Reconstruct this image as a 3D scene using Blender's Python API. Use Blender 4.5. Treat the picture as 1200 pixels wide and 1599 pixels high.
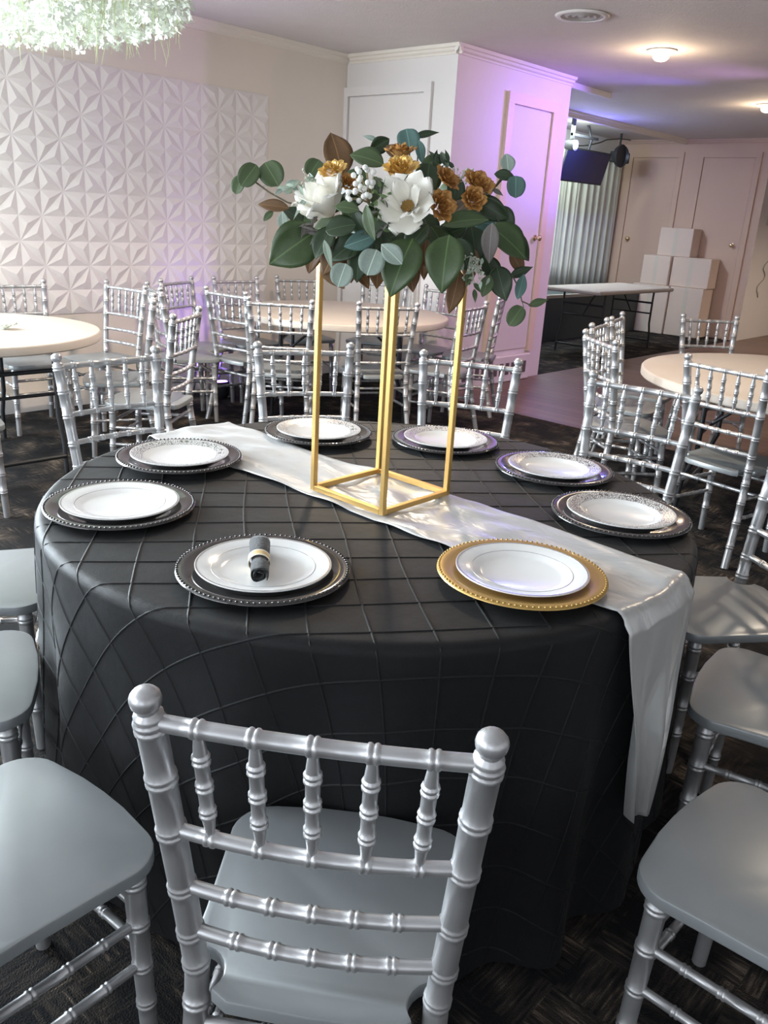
import bpy, math, random
import numpy as np
from mathutils import Vector, Matrix
PI = math.pi
random.seed(7); rng = np.random.RandomState(7)
scn = bpy.context.scene
for o in list(bpy.data.objects): bpy.data.objects.remove(o)
COL = scn.collection

# ------------------------------------------------------------------ camera
FPX, YAW, PITCH, ROLL, CAMH = 1294.34, 0.72606, 0.34385, -0.05908, 1.4342
cy, sy, cp, sp = math.cos(YAW), math.sin(YAW), math.cos(PITCH), math.sin(PITCH)
FWD = np.array([-sy*cp, cy*cp, -sp]); RT0 = np.array([cy, sy, 0.0]); DN0 = np.cross(FWD, RT0)
cr, sr = math.cos(ROLL), math.sin(ROLL)
RIGHT = cr*RT0 + sr*DN0; DOWN = -sr*RT0 + cr*DN0
EYE = np.array([0, 0, CAMH])
cam = bpy.data.objects.new('camera', bpy.data.cameras.new('camera')); COL.objects.link(cam)
M = Matrix.Identity(4)
for i in range(3):
    M[i][0] = RIGHT[i]; M[i][1] = -DOWN[i]; M[i][2] = -FWD[i]; M[i][3] = EYE[i]
cam.matrix_world = M
cam.data.sensor_fit = 'HORIZONTAL'; cam.data.sensor_width = 36; cam.data.lens = FPX/1200*36
cam.data.clip_start = 0.05
scn.camera = cam
def px_depth(u, v, dep):
    "point seen at pixel (u,v) at distance dep along the view axis"
    return EYE + (RIGHT*(u-600)/FPX + DOWN*(v-799.5)/FPX + FWD)*dep
def px_z(u, v, z):
    r = RIGHT*(u-600) + DOWN*(v-799.5) + FWD*FPX
    return EYE + r*(z-CAMH)/r[2]

# ------------------------------------------------------------------ light
vs = scn.view_settings
vs.view_transform = 'Standard'; vs.look = 'None'; vs.gamma = 1; vs.use_curve_mapping = False
vs.exposure = 0.9
world = bpy.data.worlds.new('world'); scn.world = world; world.use_nodes = True
world.node_tree.nodes['Background'].inputs[0].default_value = (0.75, 0.85, 1, 1)
world.node_tree.nodes['Background'].inputs[1].default_value = 0.5
CE = 2.685; XW = -5.65
def area(name, loc, direction, sx, sy_, power, color):
    l = bpy.data.lights.new(name, 'AREA'); l.shape = 'RECTANGLE'; l.size = sx; l.size_y = sy_
    l.energy = power; l.color = color
    o = bpy.data.objects.new(name, l); COL.objects.link(o); o.location = loc
    o.rotation_euler = Vector(direction).to_track_quat('-Z', 'Y').to_euler()
    return o
def spot(name, loc, target, power, color, angle, blend=0.6, radius=0.05):
    l = bpy.data.lights.new(name, 'SPOT'); l.energy = power; l.color = color
    l.spot_size = math.radians(angle); l.spot_blend = blend; l.shadow_soft_size = radius
    o = bpy.data.objects.new(name, l); COL.objects.link(o); o.location = loc
    o.rotation_euler = (Vector(target)-Vector(loc)).to_track_quat('-Z', 'Y').to_euler()
    return o
# daylight through the windows of the wall behind the viewer and of the panelled wall's near end
area('daylight_rear_window', (-3.0, -3.12, 1.55), (0, 1, -0.05), 4.6, 1.9, 70, (0.86, 0.94, 1.0))
area('daylight_rear_window_2', (1.6, -3.12, 1.55), (0, 1, -0.05), 2.6, 1.9, 14, (0.9, 0.95, 1.0))
area('daylight_side_window', (XW+0.03, 0.0, 1.6), (1, 0.1, -0.05), 2.8, 1.7, 330, (0.80, 0.92, 1.0))
# unseen spots added to tint the corner block, and the lamp over the stage
spot('added_tint_violet', (-2.9, 8.5, 2.45), (-4.45, 7.1, 2.2), 190, (0.20, 0.12, 1.0), 46, 0.9)
spot('added_tint_lilac', (-2.3, 8.2, 2.45), (-4.45, 6.4, 1.4), 75, (0.80, 0.42, 1.0), 80)
spot('added_tint_pink', (-1.6, 6.2, 2.5), (-4.45, 6.6, 0.9), 8, (1.0, 0.60, 0.90), 60)
area('stage_strip', (-6.1, 9.4, 2.6), (-0.5, 0.2, -1), 1.6, 0.3, 45, (0.88, 1.0, 0.92))
# recessed ceiling lamps outside the view
for lx, ly in ((-3.2, 3.4), (-0.6, 4.4), (-0.4, 8.2), (-2.2, 12.6), (-4.4, 0.4)):
    spot('ceiling_downlight', (lx, ly, CE-0.03), (lx, ly, 0), {3.4: 150, 12.6: 130}.get(ly, 70), (1.0, 0.80, 0.60), 140, 0.8, 0.07)

# ------------------------------------------------------------------ materials
MATS = {}
def new_mat(name):
    m = bpy.data.materials.new(name); m.use_nodes = True
    nt = m.node_tree; return m, nt, nt.nodes['Principled BSDF']
def setin(b, **k):
    for n, v in k.items():
        n = n.replace('_', ' ')
        if n in b.inputs: b.inputs[n].default_value = v
def mat(name, color, rough=0.5, metal=0.0, noise=0.0, nscale=20, bump=0.0, bscale=60, coat=0, sheen=0, trans=0, emit=None, estr=0, spec=None, sub=0):
    if name in MATS: return MATS[name]
    m, nt, b = new_mat(name)
    setin(b, Base_Color=(*color, 1), Roughness=rough, Metallic=metal)
    if coat: b.inputs['Coat Weight'].default_value = coat
    if sheen: b.inputs['Sheen Weight'].default_value = sheen
    if trans: b.inputs['Transmission Weight'].default_value = trans
    if sub:
        b.inputs['Subsurface Weight'].default_value = sub; b.inputs['Subsurface Scale'].default_value = 0.01
    if spec is not None: b.inputs['Specular IOR Level'].default_value = spec
    if emit:
        b.inputs['Emission Color'].default_value = (*emit, 1); b.inputs['Emission Strength'].default_value = estr
    N, L = nt.nodes, nt.links
    tc = N.new('ShaderNodeTexCoord')
    if noise:
        n = N.new('ShaderNodeTexNoise'); n.inputs['Scale'].default_value = nscale; n.inputs['Detail'].default_value = 5
        L.new(tc.outputs['Object'], n.inputs['Vector'])
        mx = N.new('ShaderNodeMix'); mx.data_type = 'RGBA'
        mx.inputs[6].default_value = (*[c*(1-noise) for c in color], 1); mx.inputs[7].default_value = (*[min(1, c*(1+noise)) for c in color], 1)
        L.new(n.outputs['Fac'], mx.inputs[0]); L.new(mx.outputs[2], b.inputs['Base Color'])
    if bump:
        n = N.new('ShaderNodeTexNoise'); n.inputs['Scale'].default_value = bscale; n.inputs['Detail'].default_value = 4
        L.new(tc.outputs['Object'], n.inputs['Vector'])
        bp = N.new('ShaderNodeBump'); bp.inputs['Strength'].default_value = bump; bp.inputs['Distance'].default_value = 0.01
        L.new(n.outputs['Fac'], bp.inputs['Height']); L.new(bp.outputs[0], b.inputs['Normal'])
    MATS[name] = m; return m
SILVER = mat('silver_paint', (0.51, 0.51, 0.52), 0.36, 0.70, noise=0.10, nscale=25)
SEATM = mat('silver_seat_paint', (0.28, 0.30, 0.31), 0.36, 0.35, noise=0.10, nscale=9, bump=0.04, bscale=25)
CREAM = mat('wall_cream', (0.80, 0.72, 0.64), 0.75, noise=0.03, nscale=3)
PANELM = mat('panel_white', (0.80, 0.75, 0.73), 0.55)
WHITEP = mat('white_paint', (0.76, 0.72, 0.70), 0.6, noise=0.02, nscale=4)
TRIMM = mat('trim_paint', (0.80, 0.74, 0.66), 0.5)
PINKP = mat('door_paint', (0.62, 0.45, 0.35), 0.6, noise=0.03, nscale=3)
CEILM = mat('ceiling_paint', (0.66, 0.62, 0.61), 0.8, noise=0.05, nscale=8, bump=0.25, bscale=90)
GOLD = mat('gold_metal', (0.72, 0.46, 0.16), 0.38, 0.85)
BRASS = mat('brass_knob', (0.75, 0.6, 0.4), 0.25, 0.95)
BLACKM = mat('black_metal', (0.03, 0.032, 0.036), 0.45, 0.3)
TABLEM = mat('plastic_table', (0.47, 0.42, 0.37), 0.5, noise=0.04, nscale=12)
PLATEM = mat('white_plastic', (0.86, 0.86, 0.85), 0.16, coat=0.4)
FOILM = mat('silver_foil', (0.66, 0.66, 0.68), 0.25, 0.9)
DARKCH = mat('dark_charger', (0.035, 0.032, 0.032), 0.14, 0.2, coat=0.7)
GOLDCH = mat('gold_charger', (0.52, 0.33, 0.10), 0.36, 0.6, coat=0.2)
NAPK = mat('black_napkin', (0.018, 0.02, 0.022), 0.85, bump=0.3, bscale=200, sheen=0.3)
def lace_mat():
    m, nt, b = new_mat('lace_rim'); N, L = nt.nodes, nt.links
    tc = N.new('ShaderNodeTexCoord'); v = N.new('ShaderNodeTexVoronoi'); v.inputs['Scale'].default_value = 190; v.feature = 'DISTANCE_TO_EDGE'
    L.new(tc.outputs['Object'], v.inputs['Vector'])
    lt = N.new('ShaderNodeMath'); lt.operation = 'LESS_THAN'; lt.inputs[1].default_value = 0.13
    L.new(v.outputs['Distance'], lt.inputs[0])
    mx = N.new('ShaderNodeMix'); mx.data_type = 'RGBA'; mx.inputs[6].default_value = (.84, .84, .83, 1); mx.inputs[7].default_value = (.42, .42, .43, 1)
    L.new(lt.outputs[0], mx.inputs[0]); L.new(mx.outputs[2], b.inputs['Base Color'])
    L.new(lt.outputs[0], b.inputs['Metallic']); b.inputs['Roughness'].default_value = .25
    return m
LACE = lace_mat()
def cloth_mat():
    m, nt, b = new_mat('black_cloth'); N, L = nt.nodes, nt.links
    setin(b, Base_Color=(0.0058, 0.0062, 0.0072, 1), Roughness=0.55)
    b.inputs['Specular IOR Level'].default_value = 0.28; b.inputs['Sheen Weight'].default_value = 0.03; b.inputs['Sheen Roughness'].default_value = .5
    tc = N.new('ShaderNodeTexCoord'); n = N.new('ShaderNodeTexNoise'); n.inputs['Scale'].default_value = 9; n.inputs['Detail'].default_value = 6
    L.new(tc.outputs['UV'], n.inputs['Vector'])
    w = N.new('ShaderNodeTexNoise'); w.inputs['Scale'].default_value = 500
    L.new(tc.outputs['UV'], w.inputs['Vector'])
    ad = N.new('ShaderNodeMath'); ad.operation = 'MULTIPLY_ADD'; ad.inputs[1].default_value = 0.12
    L.new(w.outputs['Fac'], ad.inputs[0]); L.new(n.outputs['Fac'], ad.inputs[2])
    bp = N.new('ShaderNodeBump'); bp.inputs['Strength'].default_value = 0.35; bp.inputs['Distance'].default_value = 0.012
    L.new(ad.outputs[0], bp.inputs['Height']); L.new(bp.outputs[0], b.inputs['Normal'])
    return m
CLOTH = cloth_mat()
def satin_mat():
    m, nt, b = new_mat('silver_satin'); N, L = nt.nodes, nt.links
    setin(b, Base_Color=(0.54, 0.54, 0.53, 1), Roughness=0.30, Metallic=0.45)
    b.inputs['Sheen Weight'].default_value = 0.3
    b.inputs['Anisotropic'].default_value = 0.4
    tc = N.new('ShaderNodeTexCoord'); mp = N.new('ShaderNodeMapping'); mp.inputs['Scale'].default_value = (5, 11, 1); mp.inputs['Rotation'].default_value = (0, 0, .5)
    L.new(tc.outputs['UV'], mp.inputs['Vector'])
    n = N.new('ShaderNodeTexNoise'); n.inputs['Scale'].default_value = 1.6; n.inputs['Detail'].default_value = 3; n.inputs['Distortion'].default_value = .6
    L.new(mp.outputs[0], n.inputs['Vector'])
    bp = N.new('ShaderNodeBump'); bp.inputs['Strength'].default_value = 0.35; bp.inputs['Distance'].default_value = 0.02
    L.new(n.outputs['Fac'], bp.inputs['Height']); L.new(bp.outputs[0], b.inputs['Normal'])
    return m
SATIN = satin_mat()
def carpet_mat():
    m, nt, b = new_mat('carpet'); N, L = nt.nodes, nt.links
    b.inputs['Roughness'].default_value = .95; b.inputs['Specular IOR Level'].default_value = .15
    tc = N.new('ShaderNodeTexCoord')
    def streak(sc):
        mp = N.new('ShaderNodeMapping'); mp.inputs['Scale'].default_value = sc; L.new(tc.outputs['Object'], mp.inputs['Vector'])
        n = N.new('ShaderNodeTexNoise'); n.inputs['Scale'].default_value = 1; n.inputs['Detail'].default_value = 3; n.inputs['Roughness'].default_value = .65
        L.new(mp.outputs[0], n.inputs['Vector']); return n
    a = streak((9, 95, 1)); c = streak((95, 9, 1))
    mp = N.new('ShaderNodeMapping'); mp.inputs['Rotation'].default_value = (0, 0, .0); L.new(tc.outputs['Object'], mp.inputs['Vector'])
    ck = N.new('ShaderNodeTexChecker'); ck.inputs['Scale'].default_value = 7.5; L.new(mp.outputs[0], ck.inputs['Vector'])
    mx = N.new('ShaderNodeMix'); mx.data_type = 'FLOAT'
    L.new(ck.outputs['Fac'], mx.inputs[0]); L.new(a.outputs['Fac'], mx.inputs[2]); L.new(c.outputs['Fac'], mx.inputs[3])
    big = N.new('ShaderNodeTexNoise'); big.inputs['Scale'].default_value = 5.5; big.inputs['Detail'].default_value = 2; L.new(tc.outputs['Object'], big.inputs['Vector'])
    ad = N.new('ShaderNodeMath'); ad.operation = 'ADD'; L.new(mx.outputs[0], ad.inputs[0]); L.new(big.outputs['Fac'], ad.inputs[1])
    rp = N.new('ShaderNodeValToRGB'); e = rp.color_ramp.elements
    e[0].position = .46; e[0].color = (.010, .010, .011, 1); e[1].position = .66; e[1].color = (.17, .135, .105, 1)
    k = e.new(.56); k.color = (.04, .033, .028, 1)
    hf = N.new('ShaderNodeMath'); hf.operation = 'MULTIPLY'; hf.inputs[1].default_value = .5; L.new(ad.outputs[0], hf.inputs[0])
    L.new(hf.outputs[0], rp.inputs[0]); L.new(rp.outputs[0], b.inputs['Base Color'])
    f = N.new('ShaderNodeTexNoise'); f.inputs['Scale'].default_value = 260; L.new(tc.outputs['Object'], f.inputs['Vector'])
    bp = N.new('ShaderNodeBump'); bp.inputs['Strength'].default_value = .6; bp.inputs['Distance'].default_value = .01
    L.new(f.outputs['Fac'], bp.inputs['Height']); L.new(bp.outputs[0], b.inputs['Normal'])
    return m
CARPET = carpet_mat()
def wood_mat():
    m, nt, b = new_mat('wood_floor'); N, L = nt.nodes, nt.links
    b.inputs['Roughness'].default_value = .38
    tc = N.new('ShaderNodeTexCoord')
    br = N.new('ShaderNodeTexBrick'); br.inputs['Scale'].default_value = 1; br.inputs['Brick Width'].default_value = 1.2; br.inputs['Row Height'].default_value = .13
    br.inputs['Mortar Size'].default_value = .003
    br.inputs['Color1'].default_value = (.19, .11, .085, 1); br.inputs['Color2'].default_value = (.26, .155, .115, 1); br.inputs['Mortar'].default_value = (.03, .018, .014, 1)
    L.new(tc.outputs['Object'], br.inputs['Vector'])
    mp = N.new('ShaderNodeMapping'); mp.inputs['Scale'].default_value = (3, 40, 1); L.new(tc.outputs['Object'], mp.inputs['Vector'])
    n = N.new('ShaderNodeTexNoise'); n.inputs['Detail'].default_value = 6; n.inputs['Scale'].default_value = 1; L.new(mp.outputs[0], n.inputs['Vector'])
    mx = N.new('ShaderNodeMix'); mx.data_type = 'RGBA'; mx.blend_type = 'MULTIPLY'; mx.inputs[0].default_value = .6
    L.new(br.outputs['Color'], mx.inputs[6]); L.new(n.outputs['Color'], mx.inputs[7]); L.new(mx.outputs[2], b.inputs['Base Color'])
    return m
WOODF = wood_mat()
def leaf_mat(name, c1, c2, rough=.35, sub=0.0):
    m, nt, b = new_mat(name); N, L = nt.nodes, nt.links
    b.inputs['Roughness'].default_value = rough
    tc = N.new('ShaderNodeTexCoord'); sep = N.new('ShaderNodeSeparateXYZ'); L.new(tc.outputs['UV'], sep.inputs[0])
    # side veins: |v-0.5| against u
    ab = N.new('ShaderNodeMath'); ab.operation = 'ABSOLUTE'
    s5 = N.new('ShaderNodeMath'); s5.operation = 'SUBTRACT'; s5.inputs[1].default_value = .5; L.new(sep.outputs['Y'], s5.inputs[0]); L.new(s5.outputs[0], ab.inputs[0])
    ml = N.new('ShaderNodeMath'); ml.operation = 'MULTIPLY_ADD'; ml.inputs[1].default_value = -.7; L.new(ab.outputs[0], ml.inputs[0]); L.new(sep.outputs['X'], ml.inputs[2])
    sn = N.new('ShaderNodeMath'); sn.operation = 'MULTIPLY'; sn.inputs[1].default_value = 55; L.new(ml.outputs[0], sn.inputs[0])
    si = N.new('ShaderNodeMath'); si.operation = 'SINE'; L.new(sn.outputs[0], si.inputs[0])
    pw = N.new('ShaderNodeMath'); pw.operation = 'POWER'; pw.inputs[1].default_value = 8; 
    a2 = N.new('ShaderNodeMath'); a2.operation = 'ABSOLUTE'; L.new(si.outputs[0], a2.inputs[0]); L.new(a2.outputs[0], pw.inputs[0])
    mid = N.new('ShaderNodeMath'); mid.operation = 'LESS_THAN'; mid.inputs[1].default_value = .018; L.new(ab.outputs[0], mid.inputs[0])
    mxv = N.new('ShaderNodeMath'); mxv.operation = 'MAXIMUM'; L.new(mid.outputs[0], mxv.inputs[0])
    pv = N.new('ShaderNodeMath'); pv.operation = 'MULTIPLY'; pv.inputs[1].default_value = .10; L.new(pw.outputs[0], pv.inputs[0]); L.new(pv.outputs[0], mxv.inputs[1])
    n = N.new('ShaderNodeTexNoise'); n.inputs['Scale'].default_value = 14; L.new(tc.outputs['Object'], n.inputs['Vector'])
    mx = N.new('ShaderNodeMix'); mx.data_type = 'RGBA'; mx.inputs[6].default_value = (*c1, 1); mx.inputs[7].default_value = (*c2, 1)
    L.new(n.outputs['Fac'], mx.inputs[0])
    m2 = N.new('ShaderNodeMix'); m2.data_type = 'RGBA'; L.new(mxv.outputs[0], m2.inputs[0]); L.new(mx.outputs[2], m2.inputs[6])
    m2.inputs[7].default_value = (*[min(1, c*1.7+.01) for c in c2], 1)
    L.new(m2.outputs[2], b.inputs['Base Color'])
    return m
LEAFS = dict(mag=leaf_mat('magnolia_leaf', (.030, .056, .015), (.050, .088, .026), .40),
             brown=leaf_mat('magnolia_underside', (.11, .055, .022), (.17, .09, .035), .6),
             euc=leaf_mat('eucalyptus_leaf', (.048, .080, .030), (.074, .112, .044), .5),
             pale=leaf_mat('pale_eucalyptus', (.22, .28, .24), (.32, .39, .34), .6),
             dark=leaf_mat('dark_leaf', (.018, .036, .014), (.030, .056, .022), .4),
             blue=leaf_mat('blue_green_leaf', (.065, .135, .12), (.10, .19, .17), .5),
             silver=leaf_mat('silver_leaf', (.26, .34, .27), (.38, .45, .36), .6),
             mauve=leaf_mat('mauve_leaf', (.12, .11, .10), (.17, .15, .14), .6),
             fern=leaf_mat('fern_leaf', (.10, .17, .06), (.16, .25, .10), .6))
PETALW = mat('white_petal', (.86, .83, .74), .55, noise=.04, nscale=20, sub=.15)
PETALG = mat('gold_petal', (.70, .44, .12), .36, .35, noise=.25, nscale=40)
PETALB = mat('amber_petal', (.50, .25, .07), .42, .25, noise=.25, nscale=40)
STAMEN = mat('stamen', (.30, .17, .04), .7, noise=.3, nscale=200)
BERRY = mat('white_berry', (.85, .85, .80), .4)
STEM = mat('stem', (.10, .08, .045), .6)
FILL = mat('white_filler', (.55, .58, .48), .7)
FLORET = mat('white_floret', (.92, .97, .86), .6, noise=.06, nscale=14)

# ------------------------------------------------------------------ mesh helpers
class MB:
    def __init__(s): s.v = []; s.f = []; s.m = []; s.uv = None
    def add(s, v, f, mi=0):
        b = len(s.v); s.v += [tuple(p) for p in v]; s.f += [tuple(i+b for i in q) for q in f]; s.m += [mi]*len(f); return s
    def box(s, x0, x1, y0, y1, z0, z1, bev=0.0, mi=0):
        if bev <= 0:
            v = [(x, y, z) for z in (z0, z1) for y in (y0, y1) for x in (x0, x1)]
            return s.add(v, [(0, 2, 3, 1), (4, 5, 7, 6), (0, 1, 5, 4), (2, 6, 7, 3), (0, 4, 6, 2), (1, 3, 7, 5)], mi)
        v = []; b = bev
        for z, i in ((z0, b), (z0+b, 0), (z1-b, 0), (z1, b)):
            xa, xb, ya, yb = x0+i, x1-i, y0+i, y1-i
            c = b if i == 0 else 0
            if i == 0: v += [(xa+b, ya, z), (xb-b, ya, z), (xb, ya+b, z), (xb, yb-b, z), (xb-b, yb, z), (xa+b, yb, z), (xa, yb-b, z), (xa, ya+b, z)]
            else: v += [(xa, ya, z), (xb, ya, z), (xb, ya, z), (xb, yb, z), (xb, yb, z), (xa, yb, z), (xa, yb, z), (xa, ya, z)]
        f = [tuple(range(7, -1, -1)), tuple(range(24, 32))]
        for k in range(3):
            for j in range(8): f.append((k*8+j, k*8+(j+1) % 8, k*8+8+(j+1) % 8, k*8+8+j))
        return s.add(v, f, mi)
    def sweep(s, pts, rad, seg=12, mi=0, caps=True, sq=False):
        pts = [Vector(p) for p in pts]; n = len(pts); v = []; f = []
        if not hasattr(rad, '__len__'): rad = [rad]*n
        t0 = (pts[1]-pts[0]).normalized(); up = Vector((0, 0, 1)) if abs(t0.z) < .9 else Vector((1, 0, 0))
        x = t0.cross(up).normalized()
        for i in range(n):
            t = (pts[min(i+1, n-1)]-pts[max(i-1, 0)]).normalized()
            x = (x-t*x.dot(t)).normalized(); y = t.cross(x)
            for k in range(seg):
                a = 2*PI*(k+(.5 if sq else 0))/seg
                v.append(pts[i]+(x*math.cos(a)+y*math.sin(a))*rad[i])
        for i in range(n-1):
            for k in range(seg):
                f.append((i*seg+k, i*seg+(k+1) % seg, (i+1)*seg+(k+1) % seg, (i+1)*seg+k))
        if caps: f.append(tuple(range(seg-1, -1, -1))); f.append(tuple((n-1)*seg+k for k in range(seg)))
        return s.add(v, f, mi)
    def lathe(s, prof, seg=32, c=(0, 0, 0), mi=0):
        v = []; f = []
        for r, z in prof:
            for k in range(seg): a = 2*PI*k/seg; v.append((c[0]+r*math.cos(a), c[1]+r*math.sin(a), c[2]+z))
        for i in range(len(prof)-1):
            for k in range(seg): f.append((i*seg+k, i*seg+(k+1) % seg, (i+1)*seg+(k+1) % seg, (i+1)*seg+k))
        f.append(tuple(range(seg-1, -1, -1))); n = len(prof)-1
        f.append(tuple(n*seg+k for k in range(seg)))
        return s.add(v, f, mi)
    def sphere(s, c, r, seg=10, rings=6, mi=0, sc=(1, 1, 1)):
        v = []; f = []
        for i in range(rings+1):
            t = PI*i/rings
            for k in range(seg):
                a = 2*PI*k/seg; v.append((c[0]+r*sc[0]*math.sin(t)*math.cos(a), c[1]+r*sc[1]*math.sin(t)*math.sin(a), c[2]-r*sc[2]*math.cos(t)))
        for i in range(rings):
            for k in range(seg): f.append((i*seg+k, i*seg+(k+1) % seg, (i+1)*seg+(k+1) % seg, (i+1)*seg+k))
        return s.add(v, f, mi)
    def mesh(s, name, mats, smooth=None):
        me = bpy.data.meshes.new(name); me.from_pydata([tuple(map(float, p)) for p in s.v], [], s.f)
        for m in (mats if isinstance(mats, (list, tuple)) else [mats]): me.materials.append(m)
        if len(me.materials) > 1: me.polygons.foreach_set('material_index', s.m)
        if s.uv:
            ul = me.uv_layers.new(name='UVMap')
            li = np.zeros(len(me.loops), dtype=np.int32); me.loops.foreach_get('vertex_index', li)
            ul.data.foreach_set('uv', np.array(s.uv, dtype=np.float32)[li].ravel())
        if smooth is not None:
            me.polygons.foreach_set('use_smooth', [True]*len(me.polygons))
            if smooth < 180: me.set_sharp_from_angle(angle=math.radians(smooth))
        me.update(); return me
def obj(name, me, parent=None, loc=None, mat4=None):
    o = bpy.data.objects.new(name, me); COL.objects.link(o)
    if parent: o.parent = parent
    if loc is not None: o.location = loc
    if mat4 is not None: o.matrix_local = mat4
    return o
def tag(o, label, cat, group=None, kind=None):
    o['label'] = label; o['category'] = cat
    if group: o['group'] = group
    if kind: o['kind'] = kind
    return o
def thing(name, label, cat, loc=(0, 0, 0), rz=0, group=None):
    o = bpy.data.objects.new(name, None); COL.objects.link(o); o.location = loc; o.rotation_euler = (0, 0, rz)
    o.empty_display_size = .1
    return tag(o, label, cat, group)
def struct(name, mb, m, parent=None, smooth=None):
    o = obj(name, mb.mesh(name, m, smooth), parent)
    if not parent: o['kind'] = 'structure'
    return o

# ------------------------------------------------------------------ the room
XR, YR, YF = 3.6, -3.2, 16.0          # right wall, rear wall, far wall
CX, CY0, CY1 = -4.455, 5.56, 7.22     # white corner block
YD = 12.4; XD = -4.42                 # wall with the two doors, its outer corner
struct('floor', MB().box(-6.9, XR, YR, YF, -.1, 0), CARPET)
struct('floor_wood', MB().box(CX, XR-.001, 5.53, YF-.001, -.02, .004), WOODF)
struct('ceiling', MB().box(-6.9, XR, YR, YF, CE, CE+.1), CEILM)
wl = MB()                             # panelled wall with a window opening at its near end
wl.box(XW-.15, XW, YR, -1.4, 0, CE); wl.box(XW-.15, XW, 1.4, CY1, 0, CE); wl.box(XW-.15, XW, -1.4, 1.4, 0, .75); wl.box(XW-.15, XW, -1.4, 1.4, 2.45, CE)
wall_left = struct('wall_left', wl, CREAM)
wr = MB()
wr.box(XW, XR, YR-.15, YR, 0, .6); wr.box(XW, XR, YR-.15, YR, 2.5, CE)
for a, b in ((XW, -5.3), (-.7, .3), (2.9, XR)): wr.box(a, b, YR-.15, YR, .6, 2.5)
struct('wall_rear', wr, WHITEP)
struct('wall_right', MB().box(XR, XR+.15, YR, YF, 0, CE), WHITEP)
struct('wall_far', MB().box(XD, XR, YF-.1, YF, 0, CE), WHITEP)
struct('wall_corner_block', MB().box(XW+.001, CX, CY0, CY1, 0, CE-.001), WHITEP)
wd = struct('wall_doors', MB().box(-6.85, XD, YD, YF-.1, 0, CE-.001), PINKP)
wd.data.materials.append(WHITEP)
for p in wd.data.polygons:
    if p.normal.x > .9: p.material_index = 1
struct('wall_stage', MB().box(-6.85, -6.7, CY1, YD, 0, CE-.001), mat('stage_wall', (.62, .62, .58), .7))
# window frames behind the viewer
def window_frame(name, x0, x1, y0, y1, z0, z1, axis, n):
    b = MB(); t = .05
    if axis == 'y':
        b.box(x0, x1, y0, y1, z0, z0+t); b.box(x0, x1, y0, y1, z1-t, z1)
        for k in range(n+1):
            c = x0+(x1-x0)*k/n; b.box(max(x0, c-t/2), min(x1, c+t/2), y0, y1, z0+t, z1-t)
    else:
        b.box(x0, x1, y0, y1, z0, z0+t); b.box(x0, x1, y0, y1, z1-t, z1)
        for k in range(n+1):
            c = y0+(y1-y0)*k/n; b.box(x0, x1, max(y0, c-t/2), min(y1, c+t/2), z0+t, z1-t)
    return struct(name, b, WHITEP)
window_frame('window_1', -5.3, -.7, YR-.12, YR-.04, .6, 2.5, 'y', 4)
window_frame('window_2', .3, 2.9, YR-.12, YR-.04, .6, 2.5, 'y', 2)
window_frame('window_3', XW-.12, XW-.04, -1.4, 1.4, .75, 2.45, 'x', 3)
# crown mouldings: stepped profile run along a wall
def crown(name, a, b, n, m=TRIMM, size=.055):
    a = Vector(a); b = Vector(b); n = Vector(n)
    prof = [(0, -1.25), (.18, -1.25), (.22, -1.0), (.5, -.8), (.6, -.5), (.85, -.4), (.95, -.15), (1, 0), (0, 0)]
    v = []; k = len(prof)
    for p in (a, b):
        for q, w in prof: v.append(p+n*q*size+Vector((0, 0, w*size)))
    f = [(i, (i+1) % k, k+(i+1) % k, k+i) for i in range(k)]+[tuple(range(k-1, -1, -1)), tuple(range(k, 2*k))]
    mb = MB(); mb.add(v, f); return struct(name, mb, m)
zc = CE-.001
crown('trim_1', (XW+.001, YR+.01, zc), (XW+.001, CY0-.001, zc), (1, 0, 0))
crown('trim_2', (XW+.05, CY0-.001, zc), (CX+.045, CY0-.001, zc), (0, -1, 0))
crown('trim_3', (CX+.001, CY0-.045, zc), (CX+.001, CY1, zc), (1, 0, 0), WHITEP)
crown('trim_4', (XW, CY1+.002, zc), (XW, YD-.002, zc), (1, 0, 0))
crown('trim_5', (-6.7, YD-.001, zc), (XD, YD-.001, zc), (0, -1, 0), PINKP)
struct('trim_6', MB().box(CX-.14, CX-.11, CY1+.05, 8.15, CE-.05, CE-.001), WHITEP)
struct('baseboard_left', MB().box(XW, XW+.015, .0, CY0-.001, 0, .11), WHITEP)
struct('baseboard_corner', MB().box(XW+.016, CX, CY0-.016, CY0-.001, 0, .11), WHITEP)
# baseboard heater against the corner block
ht = thing('baseboard_heater', 'low white baseboard heater with dark slots along the white corner block', 'heater', (CX+.001, 6.35, 0))
obj('casing', MB().box(0, .05, -.72, .62, .004, .25, .008).mesh('casing', WHITEP), ht)
slm = MB().box(0, .004, -.028, .028, -.055, .055).mesh('slot', mat('slot_dark', (.12, .10, .10), .7))
for k in range(13): obj('slot', slm, ht, (.0495, -.62+k*.095, .13))

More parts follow.
